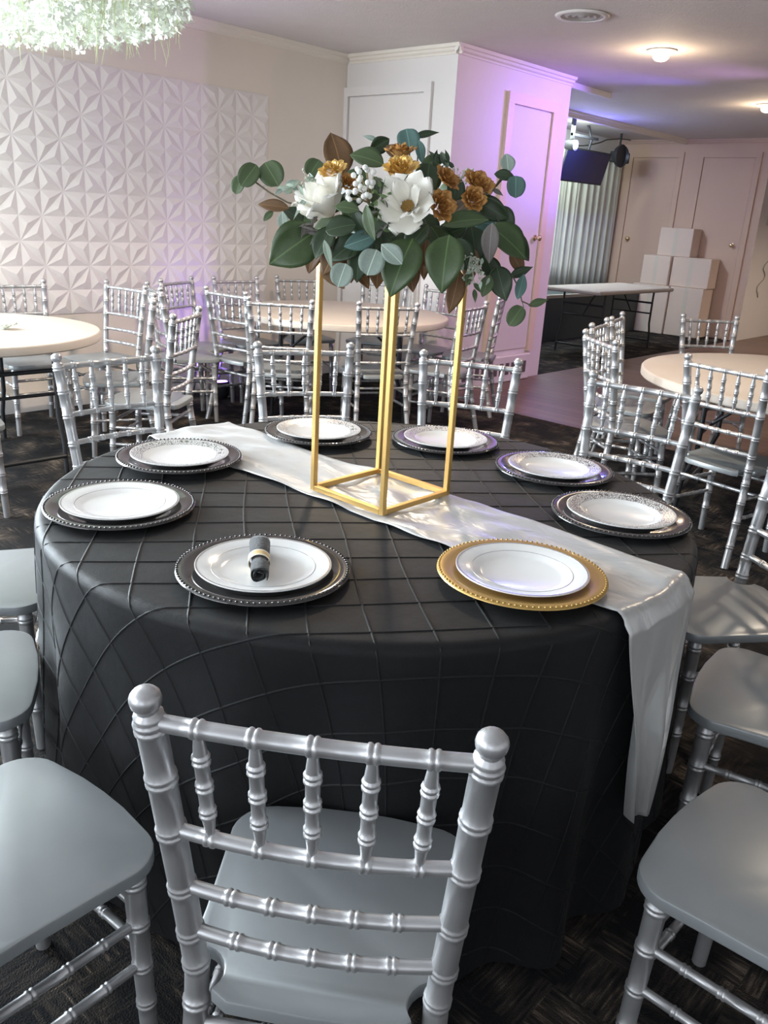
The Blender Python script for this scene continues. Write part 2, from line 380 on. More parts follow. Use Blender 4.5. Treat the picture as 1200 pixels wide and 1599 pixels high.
# wall panels with star relief: shallow valleys run star to star, peaks stand between
HU = .161
def star_panel(ny, nz):
    b = MB(); v = []; f = []
    P = .019
    for i in range(ny):
        for j in range(nz):
            y0, z0 = i*HU, j*HU; o = len(v)
            flip = (i+j) % 2
            def pt(a, c, h): v.append((h, y0+(HU-a if flip else a), z0+c))
            s = .30*HU
            pt(0, 0, .004); pt(HU, HU, .004); pt(HU, 0, .006); pt(0, HU, .006); pt(HU/2, HU/2, .007)
            pt(HU/2+s*.62, HU/2-s*.62, P); pt(HU/2-s*.62, HU/2+s*.62, P)
            q = [(0, 5, 4), (4, 5, 1), (0, 4, 6), (4, 1, 6), (0, 2, 5), (2, 1, 5), (0, 6, 3), (6, 1, 3)]
            for t in q: f.append(tuple(o+x for x in (t if not flip else t[::-1])))
    b.add(v, f)
    Yl, Zl = ny*HU, nz*HU
    b.box(.0005, .004, 0.0008, Yl-.0008, 0.0008, Zl-.0008)
    return b.mesh('wall_panel', PANELM)
pan4, pan2 = star_panel(4, 4), star_panel(4, 2)
YP = 4.691; ZP = .657
for c in range(1, 6):
    for r, (zz, me) in enumerate(((ZP, pan4), (ZP+4*HU, pan4), (ZP+8*HU, pan2))):
        obj('wall_panel', me, wall_left, (XW+.001, YP-c*4*HU, zz))

# doors ------------------------------------------------------------
def knob(parent, loc, n):
    n = Vector(n); b = MB(); p = Vector(loc)
    b.sweep([p, p+n*.006, p+n*.008, p+n*.03, p+n*.034, p+n*.045, p+n*.06, p+n*.068, p+n*.07], [.028, .028, .012, .011, .02, .027, .026, .016, .004], 14)
    return obj('door_knob', b.mesh('door_knob', BRASS, 50), parent)
def door_y(name, x0, x1, zt, y, m, mt, kx=None, kz=1.0):       # door in a wall facing -y
    d = struct(name, MB().box(x0, x1, y-.012, y, .01, zt, .004), m)
    b = MB(); w = .075
    b.box(x0-w-.006, x0-.006, y-.028, y, 0, zt+.006); b.box(x1+.006, x1+w+.006, y-.028, y, 0, zt+.006); b.box(x0-w-.006, x1+w+.006, y-.03, y, zt+.0061, zt+w)
    obj('door_casing', b.mesh('door_casing', mt), d)
    g = MB(); g.box(x0+.10, x1-.10, y-.0125, y-.012, .3, .31); 
    if kx: knob(d, (kx, y-.012, kz), (0, -1, 0))
    return d
door_y('door_1', -5.60, -4.76, 2.36, CY0-.001, WHITEP, WHITEP)
door_y('door_2', -6.42, -5.72, 2.44, YD-.001, PINKP, PINKP, -6.32, 1.30)
door_y('door_3', -5.34, -4.62, 2.44, YD-.001, PINKP, PINKP, -4.72, 1.30)
d4 = struct('door_4', MB().box(CX, CX+.012, 6.33, 6.93, .30, 2.36, .004), WHITEP)
b = MB(); w = .085
b.box(CX, CX+.03, 6.33-w-.006, 6.324, 0.27, 2.366); b.box(CX, CX+.03, 6.936, 6.936+w, .27, 2.366); b.box(CX, CX+.032, 6.33-w-.006, 6.936+w, 2.3661, 2.366+w)
obj('door_casing', b.mesh('door_casing', mat('casing_cream', (.80, .66, .52), .5)), d4)
knob(d4, (CX+.012, 6.87, 1.31), (1, 0, 0))

# stage ------------------------------------------------------------
st = MB().box(-6.7, -5.8, CY1, YD-.001, 0, .56)
so = struct('floor_stage', st, mat('stage_front', (.07, .085, .085), .7))
struct('trim_7', MB().box(-5.83, -5.79, CY1, YD-.002, .545, .585), mat('stage_edge', (.45, .42, .38), .6))
def curtain():
    b = MB(); v = []; f = []; ny, nz = 200, 6; y0, y1 = 9.6, 12.33
    for j in range(nz+1):
        for i in range(ny+1):
            y = y0+(y1-y0)*i/ny; z = .60+(2.42-.60)*j/nz; t = j/nz
            a = .035*math.sin(y*34+.8*math.sin(y*7))+.018*math.sin(y*71+1)
            v.append((-6.57+a*(1-.25*t), y, z))
    for j in range(nz):
        for i in range(ny): f.append((j*(ny+1)+i, j*(ny+1)+i+1, (j+1)*(ny+1)+i+1, (j+1)*(ny+1)+i))
    b.add(v, f); o = obj('stage_curtain', b.mesh('stage_curtain', mat('curtain_white', (.66, .68, .62), .8), 180))
    so_ = o.modifiers.new('thick', 'SOLIDIFY'); so_.thickness = .004
    tag(o, 'pleated off-white curtain hanging at the back of the stage', 'curtain')
    r = MB().sweep([(-6.57, 9.5, 2.44), (-6.57, 12.39, 2.44)], .014, 10); obj('curtain_rod', r.mesh('curtain_rod', BLACKM, 40), o)
curtain()
tv = thing('television', 'dark flat television tilted down from the stage ceiling', 'television', (-6.15, 10.55, 2.18))
tv.rotation_euler = (0, math.radians(14), 0)
obj('housing', MB().box(-.03, .0, -.56, .56, -.21, .21, .006).mesh('housing', BLACKM), tv)
obj('screen', MB().box(0, .004, -.54, .54, -.19, .19).mesh('screen', mat('screen_dark', (.008, .010, .05), .15)), tv)
obj('mount_pole', MB().sweep([(-.04, 0, .1), (-.04, 0, .32), (-.16, 0, .49)], .018, 10).mesh('mount_pole', BLACKM, 40), tv)
sl = thing('stage_light', 'small round stage lamp glowing blue beside the television', 'lamp', (-5.95, 9.80, CE))
obj('bracket', MB().box(-.02, .02, -.02, .02, -.24, 0).mesh('bracket', BLACKM), sl)
obj('yoke', MB().box(-.015, .015, -.02, .62, -.20, -.17).mesh('yoke', BLACKM), sl)
obj('housing', MB().sweep([(-.10, .02, -.30), (-.08, .02, -.30), (.04, .0, -.31), (.06, 0, -.31)], [.03, .055, .065, .065], 16).mesh('housing', BLACKM, 40), sl)
obj('lens', MB().sweep([(.0601, 0, -.31), (.066, 0, -.311)], [.055, .05], 16).mesh('lens', mat('lens_blue', (.2, .2, 1), .3, emit=(.25, .25, 1.0), estr=30), 40), sl)
lb = bpy.data.lights.new('stage_lamp_beam', 'POINT'); lb.energy = 14; lb.color = (.2, .2, 1); lb.shadow_soft_size = .05
lo = bpy.data.objects.new('stage_lamp_beam', lb); COL.objects.link(lo); lo.location = (-5.84, 9.8, CE-.32)
fn = thing('stage_speaker', 'small black horn speaker on a bracket beside the curtain', 'speaker', (-6.2, 11.42, 2.38))
obj('horn', MB().sweep([(.12, -.06, 0), (.11, -.06, 0), (.02, -.02, 0), (-.06, .0, 0)], [.15, .145, .07, .05], 20).mesh('horn', BLACKM, 40), fn)
obj('housing', MB().box(-.1, .04, .0, .34, -.07, .07, .01).mesh('housing', BLACKM), fn)
obj('bracket', MB().box(-.03, -.01, .1, .13, .065, CE-2.38).mesh('bracket', BLACKM), fn)
cb = MB(); pts = [(-6.42, 9.9+.09*k, CE-.13-.10*math.sin(PI*min(1, k/16))) for k in range(17)]+[(-6.42, 11.5, CE-.08), (-6.42, 11.9, CE-.03), (-6.42, 12.2, CE-.02)]
tag(obj('stage_cable', cb.sweep(pts, .008, 6).mesh('stage_cable', BLACKM, 60)), 'thin black cable sagging above the television', 'cable')
# folding tables ---------------------------------------------------
def folding_legs(t, xs, y0, y1, h, m=BLACKM):
    for s, x in xs:
        b = MB(); r = .013
        for yy in (y0, y1):
            b.sweep([(x, yy, h), (x, yy, h*.45), (x+s*.05, yy, h*.25), (x+s*.06, yy, 0.004)], r, 8)
        b.sweep([(x+s*.06, y0, h*.14), (x+s*.06, y1, h*.14)], r*.9, 8); b.sweep([(x, y0, h*.8), (x, y1, h*.8)], r*.9, 8)
        obj('leg_frame', b.mesh('leg_frame', m, 50), t)
        b = MB(); b.sweep([(x, (y0+y1)/2, h*.62), (x-s*.30, (y0+y1)/2, h-.004)], .009, 8); b.sweep([(x, y0, h*.62), (x, y1, h*.62)], .009, 8)
        obj('brace', b.mesh('brace', m, 50), t)
ft = thing('rectangular_folding_table', 'long white rectangular folding table in front of the stage', 'table', (-5.03, 9.6, 0), PI/2)
obj('tabletop', MB().box(-.95, .95, -.38, .38, .715, .76, .012).mesh('tabletop', TABLEM), ft)
folding_legs(ft, ((-1, -.62), (1, .62)), -.27, .27, .717)

# stacked boxes before the doors ----------------------------------
BOXM = mat('box_white', (.70, .57, .49), .7); BOXM2 = mat('box_tape', (.62, .56, .48), .6)  # tape strip slightly darker than the carton
def carton(x0, x1, z0, z1, y1, dep, label):
    t = thing('storage_box', label, 'box', ((x0+x1)/2, y1-dep/2, z0), 0, 'pale storage boxes stacked before the doors')
    w = (x1-x0)/2; h = z1-z0
    obj('carton', MB().box(-w, w, -dep/2, dep/2, 0.001, h-.001, .006).mesh('carton', BOXM), t)
    obj('tape', MB().box(-.03, .03, -dep/2-.001, -dep/2+.003, h*.0+.01, h-.008).mesh('tape', BOXM2), t)
yb = YD-.035
carton(-5.92, -5.36, .002, .69, yb, .40, 'pale box at the foot of the stepped pile, under the widest row')
carton(-5.35, -4.86, .002, .69, yb, .36, 'pale box at the foot of the stepped pile, nearest the outer wall corner')
carton(-5.84, -5.42, .69, 1.10, yb, .36, 'pale box in the middle row of the pile, below the top box')
carton(-5.41, -4.84, .69, 1.10, yb, .30, 'pale box in the middle row of the pile, below the door knob')
carton(-5.68, -5.18, 1.10, 1.49, yb, .28, 'pale box topmost on the stepped pile between the doors')
# switch plate and loose cable on the outer corner wall
sw = thing('wall_switch', 'white double switch plate on the bright wall past the doors', 'switch', (XD+.001, 12.78, 1.72))
obj('plate', MB().box(0, .008, -.09, .09, -.13, .13, .003).mesh('plate', mat('switch_plate', (.55, .52, .48), .5)), sw)
obj('rocker', MB().box(.008, .014, -.06, -.01, -.06, .06).mesh('rocker', WHITEP), sw); obj('rocker', MB().box(.008, .014, .01, .06, -.06, .06).mesh('rocker', WHITEP), sw)
wc = MB().sweep([(XD+.008, 13.1+.12*math.sin(k*1.1)*(.4+.6*(k % 3)/2)-.02*k, 1.25-k*.05) for k in range(14)], .008, 6)
tag(obj('wall_cable', wc.mesh('wall_cable', mat('cable_grey', (.35, .33, .31), .6), 60)), 'thin grey cable wriggling down the bright wall below the switch', 'cable')

def annulus(prof, m, name):
    b = MB(); seg = 72; v = []; f = []
    for r, z in prof:
        for k in range(seg): a = 2*PI*k/seg; v.append((r*math.cos(a), r*math.sin(a), z))
    n = len(prof)
    for i in range(n):
        for k in range(seg): f.append((i*seg+k, i*seg+(k+1) % seg, ((i+1) % n)*seg+(k+1) % seg, ((i+1) % n)*seg+k))
    b.add(v, f); return b.mesh(name, m, 60)
# ceiling fittings -------------------------------------------------
def downlight(x, y, label, power):
    t = thing('ceiling_lamp', label, 'lamp', (x, y, CE), 0, 'recessed lamps in the ceiling')
    obj('trim_ring', annulus([(.06, -.001), (.105, -.001), (.11, -.008), (.10, -.018), (.07, -.02), (.06, -.012)], WHITEP, 'trim_ring'), t)
    obj('bulb', MB().lathe([(.062, -.010), (.062, -.022), (.057, -.05), (.043, -.066), (.02, -.073), (.004, -.075)], 24).mesh('bulb', mat('lamp_glow', (1, .9, .75), .3, emit=(1.0, .78, .48), estr=9), 60), t)
    l = bpy.data.lights.new('downlight_lamp', 'POINT'); l.energy = power*.16; l.color = (1, .76, .5); l.shadow_soft_size = .06
    o = bpy.data.objects.new('downlight_lamp', l); COL.objects.link(o); o.location = (x, y, CE-.20)
downlight(-3.22, 6.40, 'lit warm ceiling lamp over the wood floor beside the white corner block', 30)
downlight(-3.46, 9.32, 'lit warm ceiling lamp towards the doors, past the stage table', 30)
sv = thing('ceiling_vent', 'round white vent in the grey ceiling', 'vent', (-3.18, 5.18, CE))
obj('rim', annulus([(.13, -.001), (.165, -.001), (.17, -.006), (.16, -.016), (.135, -.014)], WHITEP, 'rim'), sv)
obj('grille', MB().lathe([(.01, -.015), (.02, -.013), (.03, -.006), (.05, -.014), (.07, -.006), (.09, -.014), (.11, -.006), (.136, -.012), (.136, -.002), (.01, -.002)], 40).mesh('grille', mat('grille_grey', (.42, .40, .39), .6), 30), sv)

# ------------------------------------------------------------------ chiavari chair
# local frame: seat centre at origin, +Y is the way the sitter faces
def bamboo(pts, r0, r1, rings, ends=(1, 1), seg=14, n=40, rw=.0065, rh=.0042, taper=0.0):
    "turned rod along a polyline; rings = arc fractions that carry a double bead"
    P = [Vector(p) for p in pts]; L = [0]
    for a, b in zip(P, P[1:]): L.append(L[-1]+(b-a).length)
    T = L[-1]
    def at(s):
        s = max(0, min(T, s))
        for i in range(len(P)-1):
            if s <= L[i+1] or i == len(P)-2:
                return P[i].lerp(P[i+1], (s-L[i])/max(1e-9, L[i+1]-L[i]))
    S = {0.0: 0, T: 0}
    k = 10
    for i in range(1, k): S[T*i/k] = 0
    for i in L: S[i] = 0
    for q in rings:
        c = q*T
        for d, h in ((-1.9, 0), (-1.5, .75), (-1.0, 1), (-.5, .75), (-.12, .05), (.12, .05), (.5, .75), (1.0, 1), (1.5, .75), (1.9, 0)):
            s = c+d*rw
            if 0 <= s <= T: S[s] = h
        for s in list(S):
            if abs(s-c) < 1.9*rw and S[s] == 0 and abs(abs(s-c)-1.9*rw) > 1e-6: del S[s]
    ks = sorted(S)
    rad = []
    for s in ks:
        t = s/T; r = r0+(r1-r0)*t
        if taper: r *= 1-taper*(1-min(1, min(t, 1-t)/.22))
        rad.append(r+S[s]*rh*(r/.012)**.5)
    return MB().sweep([at(s) for s in ks], rad, seg)
KZ = .905
def stile_at(s, z):
    "centre line of a back post"
    if z >= .44:
        t = (z-.44)/(.905-.44); return Vector((s*(.166+.030*t), -.195-.060*t**1.15, z))
    t = (.44-z)/.44; return Vector((s*(.166+.022*t**1.4), -.195-.075*t**1.5, z))
RZ = (.872, .703, .603, .520)
def make_chair():
    parts = []
    def add(name, mb, m=SILVER, sm=50): parts.append((name, mb.mesh('chair_'+name, m, sm)))
    # seat: rounded front, notched at the back posts, slightly dished
    out = []
    hw, fy, ry = .205, .150, -.240
    def arc(cx_, cy_, r, a0, a1, n): return [(cx_+r*math.cos(a0+(a1-a0)*i/n), cy_+r*math.sin(a0+(a1-a0)*i/n)) for i in range(n+1)]
    half = [(0, fy+.012), (.06, fy+.010)]+arc(hw-.072, fy-.07, .07, PI/2-.12, .05, 7)+[(hw-.008, .02), (hw-.016, -.09)]
    half += arc(.166+.004, -.200, .042, math.radians(66), math.radians(66+150), 9)+[(.112, ry), (0, ry-.004)]
    ring = half+[(-x, y) for x, y in half[::-1][1:-1]]
    n = len(ring); v = []; f = []
    lay = ((.986, .4165), (1, .4195), (1, .4375), (.994, .4405), (.975, .442))
    for k, z in lay: v += [(x*k, (y+.015)*k-.015, z) for x, y in ring]
    for j in range(len(lay)-1):
        for i in range(n): f.append((j*n+i, j*n+(i+1) % n, (j+1)*n+(i+1) % n, (j+1)*n+i))
    o = (len(lay)-1)*n
    f.append(tuple(o+i for i in range(n))); f.append(tuple(range(n-1, -1, -1)))
    f = [q[::-1] for q in f]
    add('seat', MB().add(v, f), SEATM, 40)
    for s in (-1, 1):
        pts = [stile_at(s, z) for z in (0.0, .06, .12, .18, .24, .30, .36, .41, .44, .50, .58, .66, .74, .82, .878)]
        T = .0; 
        Ls = [0]
        for a, b in zip(pts, pts[1:]): Ls.append(Ls[-1]+(b-a).length)
        def fr(z):
            for i in range(len(pts)-1):
                if pts[i].z <= z <= pts[i+1].z: return (Ls[i]+(Ls[i+1]-Ls[i])*(z-pts[i].z)/(pts[i+1].z-pts[i].z))/Ls[-1]
        mb = bamboo(pts, .0165, .0182, [fr(z) for z in (.10, .21, .30, .385, .455, .515, .60, .70, .785, .866)], seg=16, rw=.0050, rh=.0019)
        top = pts[-1]; d = (pts[-1]-pts[-2]).normalized()
        kp = [(0, .0180), (.005, .0178), (.008, .0130), (.012, .0125), (.015, .0150), (.019, .0178), (.026, .0190), (.032, .0178), (.037, .0140), (.0415, .007), (.042, .001)]
        add('back_post', mb); parts.append(('finial', MB().sweep([top+d*h for h, r in kp], [r for h, r in kp], 16).mesh('chair_finial', SILVER, 60), 'back_post'))
    for i, z in enumerate(RZ):
        a, b = stile_at(-1, z), stile_at(1, z); bow = (-.010, -.020, -.020, -.020)[i]
        pts = []
        for k in range(13):
            t = k/12; p = a.lerp(b, t); p.y += bow*4*t*(1-t)*.9; pts.append(p)
        rr = .0108 if i == 0 else .0098
        add('back_rail', bamboo(pts, rr, rr, (.15, .325, .5, .675, .85) if i < 2 else (.2, .35, .5, .65, .8), seg=12, rw=.0042, rh=.0022))
    for q in (.15, .325, .5, .675, .85):
        a = stile_at(-1, RZ[0]).lerp(stile_at(1, RZ[0]), q); b = stile_at(-1, RZ[1]).lerp(stile_at(1, RZ[1]), q)
        a.y += -.010*3.6*q*(1-q); b.y += -.020*3.6*q*(1-q)
        add('spindle', bamboo([b, a], .0088, .0092, (.26, .5, .74), seg=12, rw=.0042, rh=.0028, taper=.45))
    FL = [Vector((.168, .125, .42)), Vector((.171, .128, .2)), Vector((.176, .135, 0))]
    def leg_at(s, z):
        t = 1-z/.42; return Vector((s*(.168+.008*t), .098+.012*t, z))
    for s in (-1, 1):
        add('leg', bamboo([leg_at(s, z) for z in (0, .1, .2, .3, .42)], .0145, .0185, (.30, .50, .72, .93), seg=14, rw=.005, rh=.0020))
    def st_(a, b, q=(.3, .5, .7), r=.0085): add('stretcher', bamboo([a, a.lerp(b, .5), b], r, r, q, seg=10, rw=.0040, rh=.0022))
    for s in (-1, 1):
        st_(leg_at(s, .305), stile_at(s, .315), (.22, .42, .62, .82)); st_(leg_at(s, .215), stile_at(s, .225), (.22, .42, .62, .82))
    st_(leg_at(-1, .34), leg_at(1, .34)); st_(leg_at(-1, .255), leg_at(1, .255)); st_(stile_at(-1, .35), stile_at(1, .35))
    return parts
CHAIR = make_chair()
def chair(x, y, rz, label, group):
    t = thing('chiavari_chair', label, 'chair', (x, y, 0), rz, group)
    last = None
    for p in CHAIR:
        if len(p) == 3: obj(p[0], p[1], last)
        else: last = obj(p[0], p[1], t)
    return t
def chair_knob(mx, my, fx, fy, label, group):
    "place by the middle of the two finials and the facing direction"
    n = math.hypot(fx, fy); fx, fy = fx/n, fy/n
    rz = math.atan2(-fx, fy)
    return chair(mx+fx*.255, my+fy*.255, rz, label, group)
def chair_seat(x, y, fx, fy, label, group): return chair(x+fx*.03, y+fy*.03, math.atan2(-fx, fy), label, group)
G1 = 'silver chiavari chairs around the black-clothed table'
A = math.radians
def perp(deg, sx): d = (math.cos(A(deg)), math.sin(A(deg))); return (-d[1]*sx, d[0]*sx)
chair_knob(-.568, .545, *perp(35.1, 1), 'silver chiavari chair between the napkin setting and the gold charger', G1)
chair_knob(-2.778, 1.566, *perp(89.6, -1), 'silver chiavari chair facing the undraped end of the satin runner', G1)
chair_knob(-2.585, 2.354, *perp(58.6, -1), 'silver chiavari chair before the lace plate across the runner, backing on the far table', G1)
chair_knob(-2.03, 2.764, *perp(28.6, -1), 'silver chiavari chair at the black table, its back towards the baseboard heater', G1)
chair_knob(-1.345, 2.927, *perp(8.9, -1), 'silver chiavari chair at the black table, backing on the bare table by the wood floor', G1)
chair_seat(-.72, 2.26, -.67, -.74, 'silver chiavari chair drawn up between two lace plates near the draped runner', G1)
chair_seat(-.400, 1.870, -.985, -.17, 'silver chiavari chair whose seat touches the hanging end of the runner', G1)
chair_seat(-.215, 1.29, -1, .03, 'silver chiavari chair beside the gold charger, seat turned to the hanging runner', G1)
chair_seat(-1.140, .405, -.08, 1, 'silver chiavari chair drawn up to the napkin setting, seat scuffed', G1)
chair_seat(-1.715, .535, .44, .9, 'silver chiavari chair before the plain plate without napkin', G1)
chair_seat(-2.175, .812, .54, .84, 'silver chiavari chair between the plain plate and the nearest lace plate', G1)
G2 = 'silver chiavari chairs around the round table by the panelled wall'
chair_knob(-5.42, 2.42, *perp(86, -1), 'silver chiavari chair backed against the star panels at the table with the blossom', G2)
chair_knob(-5.10, 3.03, *perp(8, -1), 'silver chiavari chair standing apart between the two bare tables by the star panels', G2)
chair_knob(-3.698, 2.542, *perp(126, 1), 'silver chiavari chair seen side on between blossom table and black table', G2)
chair_knob(-4.33, 2.75, *perp(147, 1), 'silver chiavari chair seen edge on behind the side-on chair', G2)
chair_seat(-3.92, 1.42, .12, .99, 'silver chiavari chair turned away from the blossom table', G2)
G3 = 'silver chiavari chairs around the far round table'
chair_knob(-4.97, 3.16, *perp(-20, 1), 'silver chiavari chair turned obliquely before the violet-lit chair', G3)
chair_knob(-5.39, 3.62, *perp(112, -1), 'silver chiavari chair tinted violet against the star panels', G3)
chair_knob(-5.41, 4.18, *perp(84, -1), 'silver chiavari chair against the right edge of the star panels', G3)
chair_knob(-4.60, 3.47, *perp(4, 1), 'silver chiavari chair with its back to the black table, beside the violet floor glow', G3)
chair_knob(-4.02, 3.45, *perp(42, 1), 'silver chiavari chair at the far table directly behind the runner-end setting', G3)
chair_knob(-5.38, 4.82, *perp(67, -1), 'silver chiavari chair before the bare cream wall next to the plain door', G3)
chair_knob(-3.624, 4.01, *perp(61, 1), 'silver chiavari chair seen between the gold stand posts, back to the black table', G3)
chair_knob(-4.90, 5.36, *perp(24, -1), 'silver chiavari chair before the plain white door', G3)
chair_knob(-4.30, 5.43, *perp(2, -1), 'silver chiavari chair at the outer edge of the white corner block', G3)
chair_knob(-3.40, 4.62, *perp(102, 1), 'silver chiavari chair at the far table beside the violet-lit wall', G3)
chair_knob(-3.72, 5.40, *perp(119, 1), 'silver chiavari chair seen nearly edge on before the baseboard heater', G3)
G4 = 'silver chiavari chairs around the round table by the wood floor'
chair_knob(-2.096, 3.96, *perp(-38.3, 1), 'silver chiavari chair at the carpet edge, nearest of three in a row', G4)
chair_knob(-2.44, 4.577, *perp(106, -1), 'silver chiavari chair in the middle of three in a row by the wood floor', G4)
chair_knob(-2.575, 5.05, *perp(108, -1), 'silver chiavari chair furthest of three in a row, on the wood floor', G4)
chair_knob(-2.26, 5.78, *perp(50, -1), 'silver chiavari chair on the wood floor facing the doors-side table alone', G4)
chair_knob(-1.342, 3.718, *perp(-9.9, 1), 'silver chiavari chair tucked under the rim of the table by the wood floor', G4)

# ------------------------------------------------------------------ bare round tables
def round_table(x, y, R, rz, label):
    t = thing('round_folding_table', label, 'table', (x, y, 0), rz, 'bare round folding tables')
    obj('tabletop', MB().lathe([(R-.03, .695), (R-.006, .697), (R, .703), (R, .738), (R-.004, .743), (R-.012, .745), (.01, .745)], 72).mesh('tabletop', TABLEM, 40), t)
    folding_legs(t, ((-1, -R*.55), (1, R*.55)), -.30, .30, .697)
    return t
round_table(-4.64, 1.80, .68, -.05, 'bare pale round folding table with the white blossom, by the star panels')
round_table(-4.43, 4.42, .77, .7, 'bare pale round folding table before the plain white door')
round_table(-1.20, 4.72, .91, .2, 'bare pale round folding table at the edge of the wood floor')

# ------------------------------------------------------------------ black table with cloth
TX, TY, ZT, RT = -1.358, 1.474, .765, .795
bt = thing('round_banquet_table', 'round banquet table wholly hidden under the black cloth', 'table', (TX, TY, 0))
obj('tabletop', MB().lathe([(.72, .72), (.76, .725), (.762, .74), (.76, .757), (.01, .759)], 64).mesh('tabletop', TABLEM, 40), bt)
folding_legs(bt, ((-1, -.4), (1, .4)), -.28, .28, .722)
def fold(th):
    return .5+.34*math.sin(15*th+.6+1.1*math.sin(2*th))+.22*math.sin(23*th+1.9+.9*math.sin(3*th+1))
CR = .022
def cloth_pt(s, th, lift=0.0):
    e0 = RT-CR
    if s <= e0: return Vector((TX+s*math.cos(th), TY+s*math.sin(th), ZT+lift))
    arc = CR*PI/2; d = s-e0
    if d < arc:
        a = d/CR; r = e0+(CR+lift)*math.sin(a); z = ZT-CR+(CR+lift)*math.cos(a)
    else:
        h = d-arc; t = min(1, h/.72)
        r = RT+lift+h*(.115*fold(th)-.044)*(1-.2*t)
        z = ZT-CR-h*.992
    return Vector((TX+r*math.cos(th), TY+r*math.sin(th), z))
SMAX = RT-CR+CR*PI/2+(ZT-CR-.012)/.992
def tablecloth():
    nth = 288
    ss = [.02+.043*k for k in range(17)]+[RT-CR-.01]+[RT-CR+CR*PI/2*k/6 for k in range(7)]
    s0 = ss[-1]; ss += [s0+(SMAX-s0)*k/22 for k in range(1, 23)]
    b = MB(); v = []; uv = []; f = []
    for s in ss:
        for k in range(nth):
            th = 2*PI*k/nth; v.append(cloth_pt(s, th)); uv.append((s*math.cos(th), s*math.sin(th)))
    for j in range(len(ss)-1):
        for k in range(nth): f.append((j*nth+k, j*nth+(k+1) % nth, (j+1)*nth+(k+1) % nth, (j+1)*nth+k))
    f.append(tuple(range(nth)))
    f = [q[::-1] for q in f]
    f[-1] = tuple(range(nth))
    b.add(v, f); b.uv = uv
    o = obj('tablecloth', b.mesh('tablecloth', CLOTH, 180))
    tag(o, 'black floor-length tablecloth with a pintucked diamond grid', 'tablecloth')
    # pintucks: pinched ridges sewn in a grid over the flat cloth
    pitch = .105; ang = math.radians(52)
    for dirn in (0, 1):
        ca, sa = math.cos(ang+dirn*PI/2), math.sin(ang+dirn*PI/2)
        k0 = int(SMAX/pitch)
        for k in range(-k0, k0+1):
            off = k*pitch; L = math.sqrt(max(0, (SMAX-.01)**2-off**2))
            if L < .1: continue
            n = max(8, int(2*L/.02)); v = []; f = []; uv = []
            # gathering makes the seams wander on the skirt
            for i in range(n+1):
                l = -L+2*L*i/n
                for w, h in ((-.0026, .0002), (-.0008, .0019), (.0008, .0019), (.0026, .0002)):
                    oo = off+w+.004*math.sin(l*9+k)
                    x = l*ca-oo*sa; y = l*sa+oo*ca
                    v.append(cloth_pt(math.hypot(x, y), math.atan2(y, x), h)); uv.append((x, y))
            for i in range(n):
                for q in range(3): f.append((i*4+q, i*4+q+1, i*4+5+q, i*4+4+q))
            m = MB(); m.add(v, f); m.uv = uv
            obj('pintuck', m.mesh('pintuck', CLOTH, 180), o)
tablecloth()

# ------------------------------------------------------------------ satin runner
def runner():
    b = MB(); v = []; uv = []; f = []; nl, nw = 230, 26
    L0, L1 = -.78-.34, .78+.47            # along x from the table centre; beyond the rim it hangs
    yc = 1.468-TY; W0 = .142
    for i in range(nl+1):
        l = L0+(L1-L0)*i/nl
        for j in range(nw+1):
            q = -1+2*j/nw
            y = yc+q*W0*(1+.03*math.sin(l*7))+.006*math.sin(l*5+1)
            rim = math.sqrt(RT**2-y**2)-.002
            wr = .0040*math.sin(17*l+5*q+2*math.sin(6*l))*(.6+.4*math.sin(9*l+2))+.0030*math.sin(37*l-6*q+1.5*math.sin(4*q))*(.5+.5*math.sin(7*l+q))+.0020*math.sin(13*l+9*q)
            wr = max(-.0025, wr)+.0065
            al = abs(l); sg = 1 if l > 0 else -1
            if al <= rim-CR:
                p = (TX+l, TY+y, ZT+wr)
            else:
                d = al-(rim-CR); arc = (CR+.006)*PI/2; rr = CR+.006
                if d < arc:
                    a = d/rr; p = (TX+sg*(rim-CR+rr*math.sin(a)+.004), TY+y, ZT-CR+rr*math.cos(a)+wr*.5)
                else:
                    h = d-arc
                    nar = 1-(.86*min(1, h/.46)**1.25 if sg > 0 else .2*h)
                    yy = yc+(y-yc)*nar+(-.045*min(1, h/.46)**1.15 if sg > 0 else 0)
                    rim2 = math.sqrt(RT**2-yy**2)
                    wave = .016*min(1, h/.25)*math.sin(q*5.5+h*5)+.007*min(1, h/.3)*math.sin(q*11+1)
                    th = math.atan2(yy, rim2*sg)
                    base = h*.066+.018
                    p = (TX+sg*(rim2+base+wave), TY+yy, ZT-CR-h)
            v.append(p); uv.append((l, y))
    for i in range(nl):
        for j in range(nw): f.append((i*(nw+1)+j, (i+1)*(nw+1)+j, (i+1)*(nw+1)+j+1, i*(nw+1)+j+1))
    b.add(v, f); b.uv = uv
    o = obj('table_runner', b.mesh('table_runner', SATIN, 180))
    m = o.modifiers.new('cloth', 'SOLIDIFY'); m.thickness = .0014; m.offset = 1
    tag(o, 'crumpled silver satin runner across the black table, one end hanging down', 'table runner')
runner()

